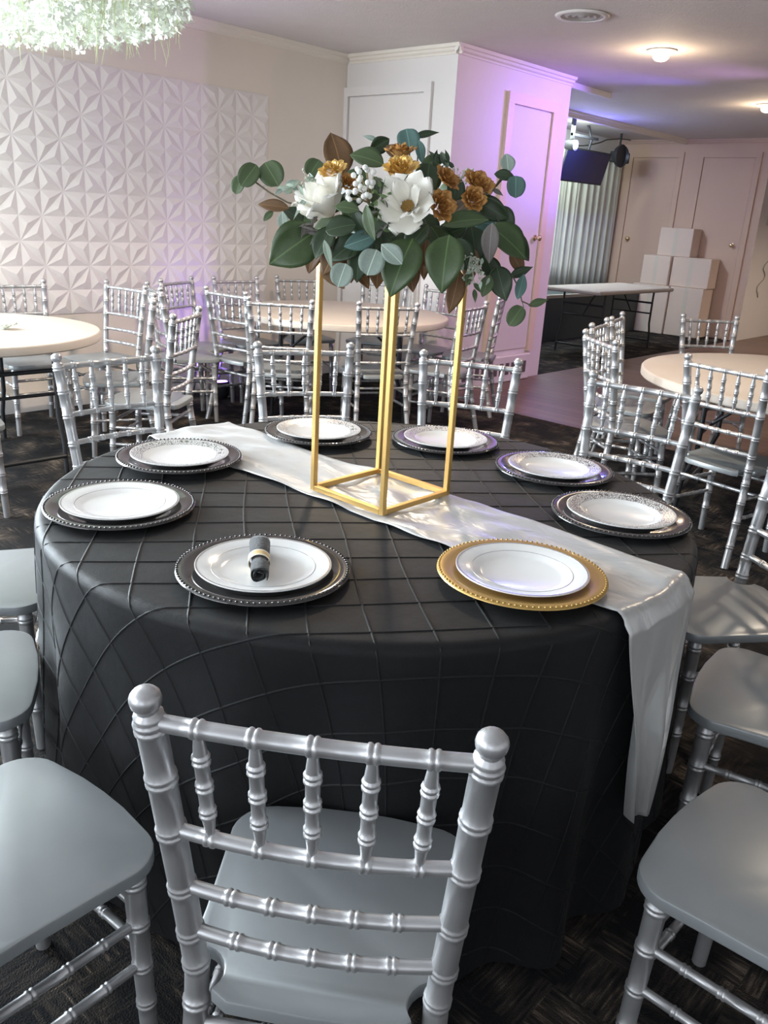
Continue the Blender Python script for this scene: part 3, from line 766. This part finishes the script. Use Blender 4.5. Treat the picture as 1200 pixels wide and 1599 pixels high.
# ------------------------------------------------------------------ place settings
def charger_mesh(m, name):
    R = .168
    p = [(.10, 0), (.112, 0), (.118, .003), (.150, .011), (.162, .0125), (R, .0105), (R-.001, .0135), (.160, .0155), (.148, .0142), (.118, .0062), (.108, .003), (.005, .003)]
    return MB().lathe(p, 72).mesh(name, m, 60)
def bead_ring(name, m, R=.1635, n=96, z=.0150):
    b = MB()
    for k in range(n):
        a = 2*PI*k/n; b.sphere((R*math.cos(a), R*math.sin(a), z), .0026, 6, 4, 0, (1.2, 1.2, .8))
    return b.mesh(name, m, 180)
PR = .131
plate_base = MB().lathe([(.06, 0), (.072, 0), (.078, .003), (.092, .009), (.125, .0155), (PR, .0165), (PR, .0185), (.124, .0178), (.094, .0112), (.085, .0072), (.076, .0045), (.004, .0042)], 72).mesh('plate_body', PLATEM, 60)
def ring_strip(r0, z0, r1, z1, m, name, mi=72):
    return MB().lathe([(r0, z0), (r1, z1), (r1, z1+.0004), (r0, z0+.0004)], 72).mesh(name, m, 60)
band_out = annulus([(.1265, .0186), (.1295, .0189), (.1295, .0184), (.1265, .0181)], FOILM, 'silver_band')
band_in = annulus([(.0990, .0128), (.1000, .0131), (.1000, .0126), (.0990, .0123)], FOILM, 'silver_line')
lace_rim = annulus([(.0975, .0128), (.1240, .0184), (.1285, .0190), (.1285, .0184), (.1240, .0178), (.0975, .0122)], LACE, 'lace_rim')
ch_dark, ch_gold = charger_mesh(DARKCH, 'charger_dark'), charger_mesh(GOLDCH, 'charger_gold')
bd_dark, bd_gold = bead_ring('bead_rim_dark', DARKCH), bead_ring('bead_rim_gold', GOLDCH)
SET = [  # pixel of the plate centre, plate kind, charger kind, words
    ((815, 893), 'band', 'gold', 'silver-banded white plate on the gold charger', 'gold beaded charger under a white plate beside the hanging runner'),
    ((412, 881), 'band', 'dark', 'silver-banded white plate carrying the rolled black napkin', 'dark beaded charger under the plate with the napkin'),
    ((188, 782), 'band', 'dark', 'silver-banded empty white plate on a dark charger', 'dark beaded charger under the empty silver-banded plate'),
    ((281, 711), 'lace', 'dark', 'lace-rimmed white plate next to the empty silver-banded plate', 'dark charger under the lace-rimmed plate next to the silver-banded one'),
    ((498, 673), 'lace', 'dark', 'lace-rimmed white plate across the runner end, nearest the undraped end', 'dark charger across the runner, nearest its undraped end'),
    ((696, 683), 'lace', 'dark', 'lace-rimmed white plate before the chair backing on the heater', 'dark charger before the chair backing on the heater'),
    ((866, 727), 'lace', 'dark', 'lace-rimmed white plate before the chair by the wood-floor table', 'dark charger before the chair by the wood-floor table'),
    ((970, 797), 'lace', 'dark', 'lace-rimmed white plate across the hanging runner from the gold charger', 'dark charger across the hanging runner from the gold one')]
NAP = None
for (u, v_), pk, ck, lp, lc in SET:
    p = px_z(u, v_, ZT+.022)
    zc_ = ZT+.0040
    r_ = math.hypot(p[0]-TX, p[1]-TY)
    c = thing('charger_plate', lc, 'charger', (p[0], p[1], zc_), 0, 'charger plates')
    if abs(p[1]-1.468) < .32 and ck == 'gold': c.location.z = ZT+.0105
    elif abs(p[1]-1.468) < .32: c.location.z = ZT+.0105
    obj('dish', ch_gold if ck == 'gold' else ch_dark, c); obj('beaded_rim', bd_gold if ck == 'gold' else bd_dark, c)
    d = thing('dinner_plate', lp, 'plate', (p[0], p[1], c.location.z+.0032), 0, 'white dinner plates')
    obj('dish', plate_base, d)
    if pk == 'band': obj('silver_band', band_out, d); obj('silver_line', band_in, d)
    else: obj('lace_rim', lace_rim, d)
    if 'carrying' in lp: NAP = (p[0], p[1], c.location.z+.0032+.0044)
def napkin():
    a, c = px_z(404, 836, .80), px_z(404, 893, .80)
    dr = math.atan2(a[1]-c[1], a[0]-c[0]); mid = px_z(405, 866, .805)
    t = thing('napkin_roll', 'black cloth napkin rolled and held by a gold ring', 'napkin', (mid[0], mid[1], NAP[2]), dr)
    # spiral roll, flattened, pinched at the ring
    b = MB(); v = []; f = []; nL, nS = 20, 46; hl = .078
    for i in range(nL+1):
        x = -hl+2*hl*i/nL; pin = 1-.20*math.exp(-((x+.01)/.02)**2)+.10*(x/hl)*1.2
        for k in range(nS+1):
            a_ = k/nS*2*PI*2.6; r = (.007+.0105*k/nS)*pin
            v.append((x+.004*math.sin(k*.9)*(abs(x)/hl), r*1.18*math.cos(a_), .0196+r*1.06*math.sin(a_)))
    for i in range(nL):
        for k in range(nS): f.append((i*(nS+1)+k, i*(nS+1)+k+1, (i+1)*(nS+1)+k+1, (i+1)*(nS+1)+k))
    b.add(v, f); o = obj('rolled_cloth', b.mesh('rolled_cloth', NAPK, 180), t)
    m = o.modifiers.new('thick', 'SOLIDIFY'); m.thickness = .0012
    def band(x0, x1, r): 
        q = MB(); sg = 28; vv = []; ff = []
        for (x, rr) in ((x0, r), (x1, r), (x1, r-.0012), (x0, r-.0012)):
            for k in range(sg): a_ = 2*PI*k/sg; vv.append((x, rr*1.12*math.cos(a_), .0194+rr*math.sin(a_)))
        for i in range(4):
            for k in range(sg): ff.append((i*sg+k, i*sg+(k+1) % sg, ((i+1) % 4)*sg+(k+1) % sg, ((i+1) % 4)*sg+k))
        return q.add(vv, ff)
    rg = obj('napkin_ring', band(-.021, .003, .0188).mesh('napkin_ring', mat('gold_card', (.66, .48, .22), .5), 60), t)
    WH = mat('ring_edge', (.82, .78, .66), .5)
    for x in (-.021, .001): obj('ring_edge', band(x-.001, x+.003, .0192).mesh('ring_edge', WH, 60), rg)
napkin()

# ------------------------------------------------------------------ gold stand
SX0, SX1, SY0, SY1, SZ0, SZ1 = -1.4425, -1.2075, 1.355, 1.592, ZT+.012, 1.352
gs = thing('gold_flower_stand', 'open square gold rod stand on the satin runner', 'flower stand', ((SX0+SX1)/2, (SY0+SY1)/2, SZ0))
gx, gy = (SX1-SX0)/2, (SY1-SY0)/2; hh = SZ1-SZ0; r = .0066
def rod(name, x0, x1, y0, y1, z0, z1): obj(name, MB().box(x0, x1, y0, y1, z0, z1, .0012).mesh(name, GOLD), gs)
for s in (-1, 1):
    for q in (-1, 1): rod('post', s*gx-r, s*gx+r, q*gy-r, q*gy+r, 0, hh)
for z in (0, hh-2*r):
    for s in (-1, 1):
        rod('crossbar', -gx+r, gx-r, s*gy-r, s*gy+r, z, z+2*r); rod('crossbar', s*gx-r, s*gx+r, -gy+r, gy-r, z, z+2*r)

# ------------------------------------------------------------------ floral arrangement
AC = np.array([(SX0+SX1)/2, (SY0+SY1)/2, 1.43]); ADEP = float(np.dot(AC-EYE, FWD)); PXM = ADEP/FPX
fa = thing('floral_arrangement', 'greenery arrangement with white magnolias and gold roses on the gold stand', 'flowers', tuple(AC))
rgt, upv, bck = Vector(RIGHT), Vector(-DOWN), Vector(-FWD)
def fpos(u, v, off=0.0): return Vector(px_depth(u, v, ADEP-off))-Vector(AC)
def frame_mat(pos, ang, tilt=0, roll_=0, pitch_=0):
    "x axis along image angle ang (degrees, counter-clockwise), z axis toward the viewer, then rolled about x and pitched about y"
    a = math.radians(ang); x = rgt*math.cos(a)+upv*math.sin(a); z = bck.copy(); y = z.cross(x)
    m = Matrix((x, y, z)).transposed()
    m = m @ Matrix.Rotation(math.radians(pitch_), 3, 'Y') @ Matrix.Rotation(math.radians(roll_), 3, 'X')
    m4 = m.to_4x4(); m4.translation = pos; return m4
LEAFC = {}
def leaf_mesh(shape, top, under, wr, bend, cup, seed):
    key = (shape, top, under, round(wr, 1), round(bend, 1), round(cup, 1), seed)
    if key in LEAFC: return LEAFC[key]
    nu, nv = 12, 6; v = []; uv = []; f = []; mi = []
    rs = random.Random(seed); ph = rs.random()*6; wav = .05 if shape == 'mag' else .015
    for lay in (0, 1):
        for i in range(nu+1):
            t = i/nu
            if shape == 'round': w = math.sqrt(max(0, 1-(2*t-1)**2))**.95
            elif shape == 'mag': w = (math.sin(PI*t**.82))**.75*(1 if t < .75 else 1-.25*((t-.75)/.25))
            elif shape == 'oval': w = (math.sin(PI*t**.9))**.8
            else: w = math.sin(PI*t**.75)**1.15
            w = max(w, .02)*wr/2
            for j in range(nv+1):
                q = -1+2*j/nv; x = t; y = q*w
                z = -bend*(t-.35)**2+cup*(abs(q)**1.6)*w+wav*math.sin(ph+q*2.5+t*8)*abs(q)*.5
                z -= .012 if lay else 0
                v.append((x-.5, y, z)); uv.append((t, .5+q*w/max(wr, .01)))
    W = nv+1; off = (nu+1)*W
    for i in range(nu):
        for j in range(nv):
            a = i*W+j; f.append((a, a+W, a+W+1, a+1)); mi.append(0)
            f.append((off+a, off+a+1, off+a+W+1, off+a+W)); mi.append(1)
    for i in range(nu):
        for j in (0, nv):
            a = i*W+j; q = (a, a+W, off+a+W, off+a); f.append(q if j else q[::-1]); mi.append(1)
    b = MB(); b.v = v; b.f = f; b.m = mi; b.uv = uv
    me = b.mesh('leaf', [LEAFS[top], LEAFS[under]], 180); LEAFC[key] = me; return me
def leaf(u, v, length, width, ang, kind='euc', shape='oval', under=None, off=0.0, roll_=0, pitch_=0, bend=.25, cup=.25, name='leaf'):
    "leaf centred on a pixel; length/width in photo pixels, ang = direction of its tip"
    me = leaf_mesh(shape, kind, under or kind, width/length, bend, cup, random.randint(0, 4))
    m = frame_mat(fpos(u, v, off), ang, 0, roll_, pitch_)
    s = length*(ADEP-off)/FPX
    return obj(name, me, fa, mat4=m @ Matrix.Diagonal((s, s, s, 1)))
def stem(pts, r=.0016, name='stem'):
    b = MB().sweep([fpos(*p) for p in pts], r, 6); return obj(name, b.mesh(name, STEM, 60), fa)
# hub the stems are stuck in, hidden by the leaves
obj('foam_hub', MB().sphere((0, 0, -.045), .105, 18, 10, 0, (1, 1, .42)).mesh('foam_hub', LEAFS['dark'], 180), fa)
# -- left spray
leaf(374, 287, 34, 26, 70, 'euc', 'round', off=.02, roll_=-20); leaf(389, 273, 42, 32, 55, 'euc', 'round', off=.04, roll_=10); leaf(424, 271, 44, 40, 120, 'euc', 'round', off=.03)
stem([(400, 285, .03), (420, 300, .03), (449, 316, .05), (500, 330, .02), (560, 370, 0)], .002)
leaf(491, 262, 32, 30, 60, 'euc', 'round', off=-.03); leaf(527, 238, 72, 48, 104, 'brown', 'mag', off=-.06, roll_=15)
leaf(574, 247, 56, 40, 160, 'euc', 'oval', off=-.02, roll_=20); leaf(594, 226, 36, 26, 30, 'dark', 'oval', off=-.04, roll_=30); leaf(578, 215, 26, 8, 160, 'pale', 'lance', off=-.04)
leaf(427, 321, 50, 20, 172, 'brown', 'oval', off=.02); leaf(419, 337, 22, 11, 225, 'euc', 'oval', off=.02); leaf(442, 345, 32, 18, 95, 'pale', 'oval', off=.06)
leaf(458, 335, 40, 30, 140, 'dark', 'oval', off=0, roll_=30)
for k in range(24):
    t = k/23; u = 441+52*t+rng.uniform(-7, 7); v = 292+rng.uniform(-16, 24)*(0.5+.5*t)-6*t
    leaf(u, v, rng.uniform(13, 22), rng.uniform(5, 9), rng.uniform(120, 230), 'silver' if k % 3 else 'pale', 'lance', off=.05+rng.uniform(-.02, .05), roll_=rng.uniform(-40, 40), pitch_=rng.uniform(-30, 30))
leaf(470, 322, 46, 8, 238, 'pale', 'lance', off=.10)
leaf(458, 385, 92, 70, 215, 'mag', 'mag', 'brown', off=.10, roll_=-12, bend=.3); leaf(490, 395, 62, 44, 250, 'brown', 'mag', off=.05, roll_=20)
for k in range(9): leaf(485+rng.uniform(-14, 14), 352+rng.uniform(-20, 22), 26, 7, rng.uniform(150, 280), 'mauve', 'lance', off=.10+rng.uniform(0, .03), roll_=rng.uniform(-50, 50))
# -- middle greens
leaf(542, 324, 40, 24, 170, 'euc', 'oval', off=.19, roll_=15); leaf(532, 354, 48, 36, 190, 'dark', 'round', off=.19, roll_=10); leaf(561, 346, 46, 30, 120, 'dark', 'oval', off=.17, roll_=-30)
leaf(577, 347, 56, 22, 282, 'euc', 'oval', off=.20, roll_=35); leaf(563, 376, 54, 30, 200, 'blue', 'oval', off=.16, roll_=-20)
leaf(581, 409, 44, 42, 70, 'pale', 'round', off=.20); leaf(534, 429, 38, 36, 250, 'pale', 'round', off=.20); leaf(612, 396, 46, 30, 135, 'pale', 'oval', off=.22)
leaf(513, 398, 50, 9, 285, 'silver', 'lance', off=.16)
leaf(520, 425, 60, 34, 300, 'brown', 'mag', off=.10, roll_=25); leaf(548, 405, 70, 40, 270, 'brown', 'mag', off=.08); leaf(562, 428, 52, 28, 310, 'brown', 'mag', off=.10, roll_=-25)
leaf(626, 415, 96, 66, 247, 'mag', 'mag', 'brown', off=.18, roll_=12, bend=.3); leaf(607, 372, 60, 40, 200, 'dark', 'oval', off=.10)
leaf(663, 402, 66, 30, 265, 'brown', 'mag', off=.08, roll_=20); leaf(590, 300, 50, 34, 100, 'dark', 'oval', off=.04)
for k in range(46):
    leaf(594+rng.uniform(-15, 14), 312+rng.uniform(-34, 55), rng.uniform(10, 18), rng.uniform(4, 7), rng.uniform(0, 360), 'fern' if k < 28 else 'mauve', 'lance', off=.15+rng.uniform(-.02, .04), roll_=rng.uniform(-50, 50), pitch_=rng.uniform(-40, 40))
# -- top
leaf(638, 218, 38, 36, 100, 'blue', 'round', off=-.04); leaf(667, 209, 40, 12, 12, 'dark', 'lance', off=-.06); leaf(657, 236, 36, 16, 280, 'blue', 'oval', off=-.03)
leaf(617, 237, 40, 22, 150, 'brown', 'oval', off=-.04); leaf(668, 278, 50, 44, 80, 'dark', 'round', off=.03, roll_=15); leaf(677, 252, 46, 22, 25, 'euc', 'oval', off=-.03)
stem([(640, 232, -.03), (640, 300, 0)]); stem([(655, 215, -.05), (648, 300, 0)])
for k in range(14): leaf(690+rng.uniform(-14, 14), 256+rng.uniform(-14, 12), rng.uniform(16, 26), 7, rng.uniform(20, 160), 'dark', 'lance', off=rng.uniform(-.03, .03), roll_=rng.uniform(-40, 40))
# -- right
stem([(765, 305, .02), (780, 282, .02), (790, 272, .02)], .0018); stem([(785, 280, .02), (740, 330, 0)], .0018)
leaf(793, 254, 32, 24, 95, 'pale', 'oval', off=.02); leaf(789, 274, 34, 18, 350, 'dark', 'oval', off=.03); leaf(806, 291, 34, 30, 270, 'blue', 'round', off=.03); leaf(778, 300, 20, 8, 330, 'mauve', 'lance', off=.02)
leaf(728, 344, 74, 36, 10, 'mag', 'oval', off=.14, roll_=-25); leaf(769, 327, 60, 36, 330, 'dark', 'mag', off=.06, roll_=20); leaf(790, 340, 46, 28, 310, 'dark', 'mag', off=.05); leaf(795, 376, 76, 52, 320, 'mag', 'mag', 'brown', off=.12, roll_=-15)
leaf(766, 378, 62, 28, 265, 'mauve', 'oval', off=.15, roll_=15); leaf(741, 380, 56, 40, 280, 'dark', 'oval', off=.08); leaf(812, 385, 52, 30, 300, 'dark', 'mag', off=.04, roll_=25)
leaf(695, 410, 90, 62, 262, 'mag', 'mag', 'brown', off=.20, roll_=10, bend=.3); leaf(711, 455, 70, 30, 258, 'brown', 'mag', off=.14, roll_=-15)
leaf(700, 365, 60, 34, 200, 'dark', 'oval', off=.10); leaf(670, 355, 50, 34, 300, 'dark', 'oval', off=.08); leaf(720, 325, 40, 26, 45, 'mauve', 'oval', off=.08)
leaf(783, 442, 56, 38, 285, 'dark', 'mag', off=.10, roll_=15); leaf(760, 446, 36, 22, 250, 'euc', 'oval', off=.12); leaf(768, 420, 50, 30, 300, 'dark', 'oval', off=.08); leaf(742, 462, 22, 8, 275, 'euc', 'lance', off=.12); leaf(747, 450, 22, 8, 310, 'euc', 'lance', off=.12)
stem([(770, 415, .08), (800, 430, .08), (812, 452, .08), (815, 470, .08), (832, 478, .08)], .0018); stem([(815, 468, .08), (818, 480, .08), (810, 492, .08)], .0012)
leaf(815, 424, 42, 15, 25, 'dark', 'lance', off=.08); leaf(814, 447, 42, 18, 75, 'blue', 'oval', off=.09); leaf(842, 472, 34, 13, 18, 'euc', 'lance', off=.08); leaf(806, 493, 36, 28, 235, 'euc', 'round', off=.09); leaf(808, 410, 40, 22, 300, 'brown', 'oval', off=.06)
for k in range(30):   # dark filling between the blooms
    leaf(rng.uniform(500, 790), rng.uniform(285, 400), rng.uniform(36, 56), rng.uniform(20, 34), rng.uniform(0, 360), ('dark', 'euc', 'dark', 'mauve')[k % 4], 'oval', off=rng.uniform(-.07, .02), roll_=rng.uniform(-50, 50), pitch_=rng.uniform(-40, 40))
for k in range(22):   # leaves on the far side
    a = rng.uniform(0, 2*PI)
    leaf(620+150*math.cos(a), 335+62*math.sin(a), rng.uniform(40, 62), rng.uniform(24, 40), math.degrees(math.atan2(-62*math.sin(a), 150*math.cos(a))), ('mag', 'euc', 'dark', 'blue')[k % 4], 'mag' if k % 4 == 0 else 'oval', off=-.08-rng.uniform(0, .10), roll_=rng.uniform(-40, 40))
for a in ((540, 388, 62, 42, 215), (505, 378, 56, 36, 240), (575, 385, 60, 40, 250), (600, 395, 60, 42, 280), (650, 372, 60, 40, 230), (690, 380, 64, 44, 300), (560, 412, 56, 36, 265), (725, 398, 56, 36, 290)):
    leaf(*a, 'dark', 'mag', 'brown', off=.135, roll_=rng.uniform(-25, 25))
for a in ((520, 400, 64, 40, 240), (590, 420, 60, 34, 270), (640, 425, 60, 34, 285), (735, 415, 56, 30, 262)):
    leaf(*a, 'brown', 'mag', 'mag', off=.115, roll_=rng.uniform(-25, 25))
# -- flowers
def petal_mesh(span, r0, r1, h, flare, wtip, ruffle, seed, m, name='petal'):
    rs = random.Random(seed); nu, nv = 8, 8; v = []; f = []; ph = rs.random()*6
    for lay in (0, 1):
        for i in range(nv+1):
            t = i/nv; w = (.42+.58*min(1, t*1.9))*(1 if t < .62 else math.sqrt(max(0, 1-((t-.62)/.40)**2)))
            for j in range(nu+1):
                q = -1+2*j/nu
                rr = r0+(r1-r0)*t**.75+flare*max(0, t-.6)**2*6; z = h*t**1.1-flare*max(0, t-.7)**2*4-.10*h*q*q*t
                rr += ruffle*math.sin(ph+q*4+t*3)*t*t; z += ruffle*math.sin(ph*2+q*5)*t*t
                a = q*span*w/(1+.15*t)
                rr -= .0006*lay
                v.append((rr*math.cos(a), rr*math.sin(a), z))
    W = nu+1; off = (nv+1)*W
    for i in range(nv):
        for j in range(nu):
            a = i*W+j; f.append((a, a+1, a+W+1, a+W)); f.append((off+a, off+a+W, off+a+W+1, off+a+1))
    for i in range(nv):
        for j in (0, nu): a = i*W+j; f.append((a, a+W, off+a+W, off+a))
    for j in range(nu): a = nv*W+j; f.append((a, a+1, off+a+1, off+a))
    return MB().add(v, f).mesh(name, m, 180)
def flower_mat(pos, u, v, tiltx, tilty):
    "flower axis (local z) toward the viewer, tilted right by tiltx and up by tilty degrees"
    z = (bck+rgt*math.tan(math.radians(tiltx))+upv*math.tan(math.radians(tilty))).normalized()
    x = upv.cross(z).normalized(); y = z.cross(x)
    m = Matrix((x, y, z)).transposed().to_4x4(); m.translation = pos; return m
ROSE = {}
def rose(u, v, dia, tx, ty, m, off, key):
    me = {}
    R = 1.0
    if key not in ROSE:
        lays = []
        for k, (n, sp_, r0, r1, h, fl) in enumerate(((3, 1.2, .05, .16, .80, .02), (4, 1.0, .10, .36, .84, .05), (5, .86, .16, .62, .72, .10), (6, .78, .22, .88, .58, .18))):
            lays.append((n, [petal_mesh(sp_, r0, r1, h, fl, .75, .05, k*7+j, m) for j in range(2)]))
        ROSE[key] = (lays, MB().sphere((0, 0, .28), .15, 10, 6, 0, (1, 1, 1.7)).mesh('rose_heart', m, 180))
    lays, heart = ROSE[key]
    s = dia*(ADEP-off)/FPX/2
    o = obj('rose', heart, fa, mat4=flower_mat(fpos(u, v, off), u, v, tx, ty) @ Matrix.Diagonal((s, s, s, 1)))
    for k, (n, ms) in enumerate(lays):
        for j in range(n):
            obj('petal', ms[j % 2], o, mat4=Matrix.Rotation(2*PI*j/n+k*.7+rng.uniform(-.15, .15), 4, 'Z') @ Matrix.Rotation(rng.uniform(-.06, .06), 4, 'Y'))
    return o
rose(522, 272, 44, -15, 35, PETALG, .10, 'g'); rose(545, 289, 34, 5, 20, PETALB, .10, 'b'); rose(627, 270, 54, -5, 35, PETALG, .10, 'g'); rose(626, 246, 50, 0, 60, PETALB, .02, 'b')
rose(694, 284, 46, 40, 30, PETALB, .05, 'b'); rose(686, 324, 50, 30, 0, PETALB, .16, 'b'); rose(744, 293, 52, 25, 30, PETALB, .08, 'b'); rose(738, 313, 40, 15, 0, PETALB, .10, 'b')
MAGP = [petal_mesh(.78, .05, .62, .95, .04, .5, .04, 31+k, PETALW) for k in range(3)]+[petal_mesh(.85, .06, 1.0, .55, .10, .55, .07, 41+k, PETALW) for k in range(3)]
CORE = MB()
for k in range(60):
    a = k*2.4; r_ = .13*math.sqrt(k/60); CORE.sweep([(r_*.4*math.cos(a), r_*.4*math.sin(a), .02), (r_*1.6*math.cos(a), r_*1.6*math.sin(a), .34-.3*r_)], [.022, .028], 5)
CORE = CORE.mesh('stamens', STAMEN, 180)
def magnolia(u, v, dia, tx, ty, off, spread, rot):
    s = dia*(ADEP-off)/FPX/2
    o = obj('magnolia_bloom', CORE, fa, mat4=flower_mat(fpos(u, v, off), u, v, tx, ty) @ Matrix.Diagonal((s, s, s, 1)))
    for j in range(4): obj('petal', MAGP[j % 3], o, mat4=Matrix.Rotation(2*PI*j/4+rot, 4, 'Z') @ Matrix.Rotation(rng.uniform(-.1, .1)+spread*.6, 4, 'Y'))
    for j in range(5): obj('petal', MAGP[3+j % 3], o, mat4=Matrix.Rotation(2*PI*j/5+rot+.5, 4, 'Z') @ Matrix.Rotation(rng.uniform(-.1, .15)+spread, 4, 'Y'))
magnolia(639, 328, 96, -12, 8, .15, -.16, .4)
magnolia(520, 338, 112, -38, 42, .08, -.42, 1.1)
# berries
bs = MB(); bpos = []
for k in range(26):
    u = 567+rng.uniform(-20, 20); v = 287+rng.uniform(-26, 30); u += (287-v)*.28
    bpos.append(fpos(u, v, .19+rng.uniform(-.015, .02)))
root = fpos(578, 318, .14)
for p in bpos: bs.sweep([root, root.lerp(p, .6)+Vector((0, 0, .004)), p], .0008, 5)
bo = obj('berry_spray', bs.mesh('berry_spray', mat('berry_stem', (.45, .36, .2), .6), 60), fa)
bm_ = MB().sphere((0, 0, 0), .0058, 10, 7).mesh('berry', BERRY, 180)
for p in bpos: obj('berry', bm_, bo, p)
# small white filler sprigs
def sprig(u0, v0, du, dv, n, off, label=None):
    b = MB(); r0 = fpos(u0, v0, off)
    for k in range(n):
        p = fpos(u0+du*rng.uniform(.2, 1)+rng.uniform(-14, 14), v0+dv*rng.uniform(.2, 1)+rng.uniform(-10, 10), off+rng.uniform(-.02, .03))
        b.sweep([r0, p], .0006, 4)
        for q in range(3):
            c = p+Vector(rng.uniform(-.006, .006, 3)); b.sphere(c, rng.uniform(.0015, .0032), 6, 4)
    o = obj('filler_sprig', b.mesh('filler_sprig', FILL, 180), fa); o['kind'] = 'stuff'
sprig(735, 400, 10, 36, 26, .16); sprig(712, 285, 8, -24, 18, .02); sprig(480, 290, 12, -16, 8, .06)
for k in range(16): leaf(742+rng.uniform(-22, 22), 425+rng.uniform(-22, 22), rng.uniform(12, 22), 6, rng.uniform(200, 340), ('silver', 'euc')[k % 2], 'lance', off=.16+rng.uniform(-.02, .02), roll_=rng.uniform(-40, 40))

# ------------------------------------------------------------------ hanging blossom cloud
def blossom_cloud():
    c = np.array([-4.30, 1.98]); R = .86; zt, zb = CE-.02, 2.20
    b = MB(); V = []; F = []
    def floret(p, s):
        n = Vector(rng.normal(size=3)); n.z -= .6; n.normalize(); x = n.orthogonal().normalized(); y = n.cross(x); o = len(V)
        V.append(p); 
        for k in range(4):
            a = k*PI/2+rng.uniform(-.2, .2); d = x*math.cos(a)+y*math.sin(a); e = n.cross(d)
            V.extend([p+d*s*.55+e*s*.34+n*s*.18, p+d*s*1.05+n*s*.30, p+d*s*.55-e*s*.34+n*s*.18])
            q = o+1+k*3; F.append((o, q+2, q+1, q))
    for k in range(6200):
        a = rng.uniform(0, 2*PI); r = R*math.sqrt(rng.uniform(.0, 1)); e = math.sqrt(max(0, 1-(r/R)**2))
        low = zb+.10-.10*e+.07*math.sin(5*a+r*9)
        z = low+rng.exponential(.07) if rng.uniform() < .6 else rng.uniform(low, zt)
        z = min(z, zt)
        if z > low+.14 and r < R*.85: r = R*rng.uniform(.85, 1.0)
        floret(Vector((c[0]+r*math.cos(a), c[1]+r*math.sin(a), z)), rng.uniform(.016, .034))
    b.add(V, F)
    o = obj('hanging_blossoms', b.mesh('hanging_blossoms', FLORET, None))
    tag(o, 'cloud of white hanging blossoms under the ceiling by the star panels', 'flowers', kind='stuff')
    g = MB()
    for k in range(240):
        a = rng.uniform(0, 2*PI); r = R*math.sqrt(rng.uniform(.05, 1)); x, y = c[0]+r*math.cos(a), c[1]+r*math.sin(a); z = zb+.12; l = rng.uniform(.08, .24)
        g.sweep([(x, y, z), (x+rng.uniform(-.01, .01), y+rng.uniform(-.01, .01), z-l*.5), (x+rng.uniform(-.02, .02), y+rng.uniform(-.02, .02), z-l)], [.0022, .0016, .0006], 4)
    q = obj('green_tendrils', g.mesh('green_tendrils', mat('tendril', (.62, .72, .36), .6), 60), o); q['kind'] = 'stuff'
    h = MB(); sg = 64
    h.sweep([(c[0]+R*.9*math.cos(2*PI*k/sg), c[1]+R*.9*math.sin(2*PI*k/sg), CE-.015) for k in range(sg+1)], .012, 8); obj('hoop', h.mesh('hoop', WHITEP, 60), o)
blossom_cloud()
# loose blossom on the bare table by the panels
lb_ = thing('table_blossom', 'small white silk blossom lying on the bare table by the panels', 'flower', tuple(px_z(6, 514, .745)))
pm = petal_mesh(.8, .006, .055, .035, .01, .6, .006, 77, mat('silk_petal', (.80, .88, .78), .6))
for k in range(6): obj('petal', pm, lb_, mat4=Matrix.Rotation(k*PI/3, 4, 'Z'))
obj('heart', MB().sphere((0, 0, .012), .012, 10, 6).mesh('heart', BERRY, 180), lb_)
# LED uplight on the floor behind the far table
ul = thing('floor_uplight', 'small black floor spotlight throwing violet light behind the far table', 'lamp', (-5.28, 3.93, 0))
obj('bracket', MB().box(-.05, .05, -.07, .07, .001, .012).mesh('bracket', BLACKM), ul)
obj('housing', MB().sweep([(0, 0, .012), (0, 0, .03), (-.01, 0, .10), (-.012, 0, .13)], [.05, .065, .07, .07], 18).mesh('housing', BLACKM, 40), ul)
obj('lens', MB().sweep([(-.0121, 0, .1301), (-.0125, 0, .134)], [.06, .055], 18).mesh('lens', mat('lens_violet', (.3, .1, 1), .3, emit=(.32, .16, 1), estr=8), 40), ul)
spot('uplight_beam', (-5.293, 3.93, .145), (-5.5, 3.75, 1.0), 9, (.34, .18, 1.0), 120, .9, .05)
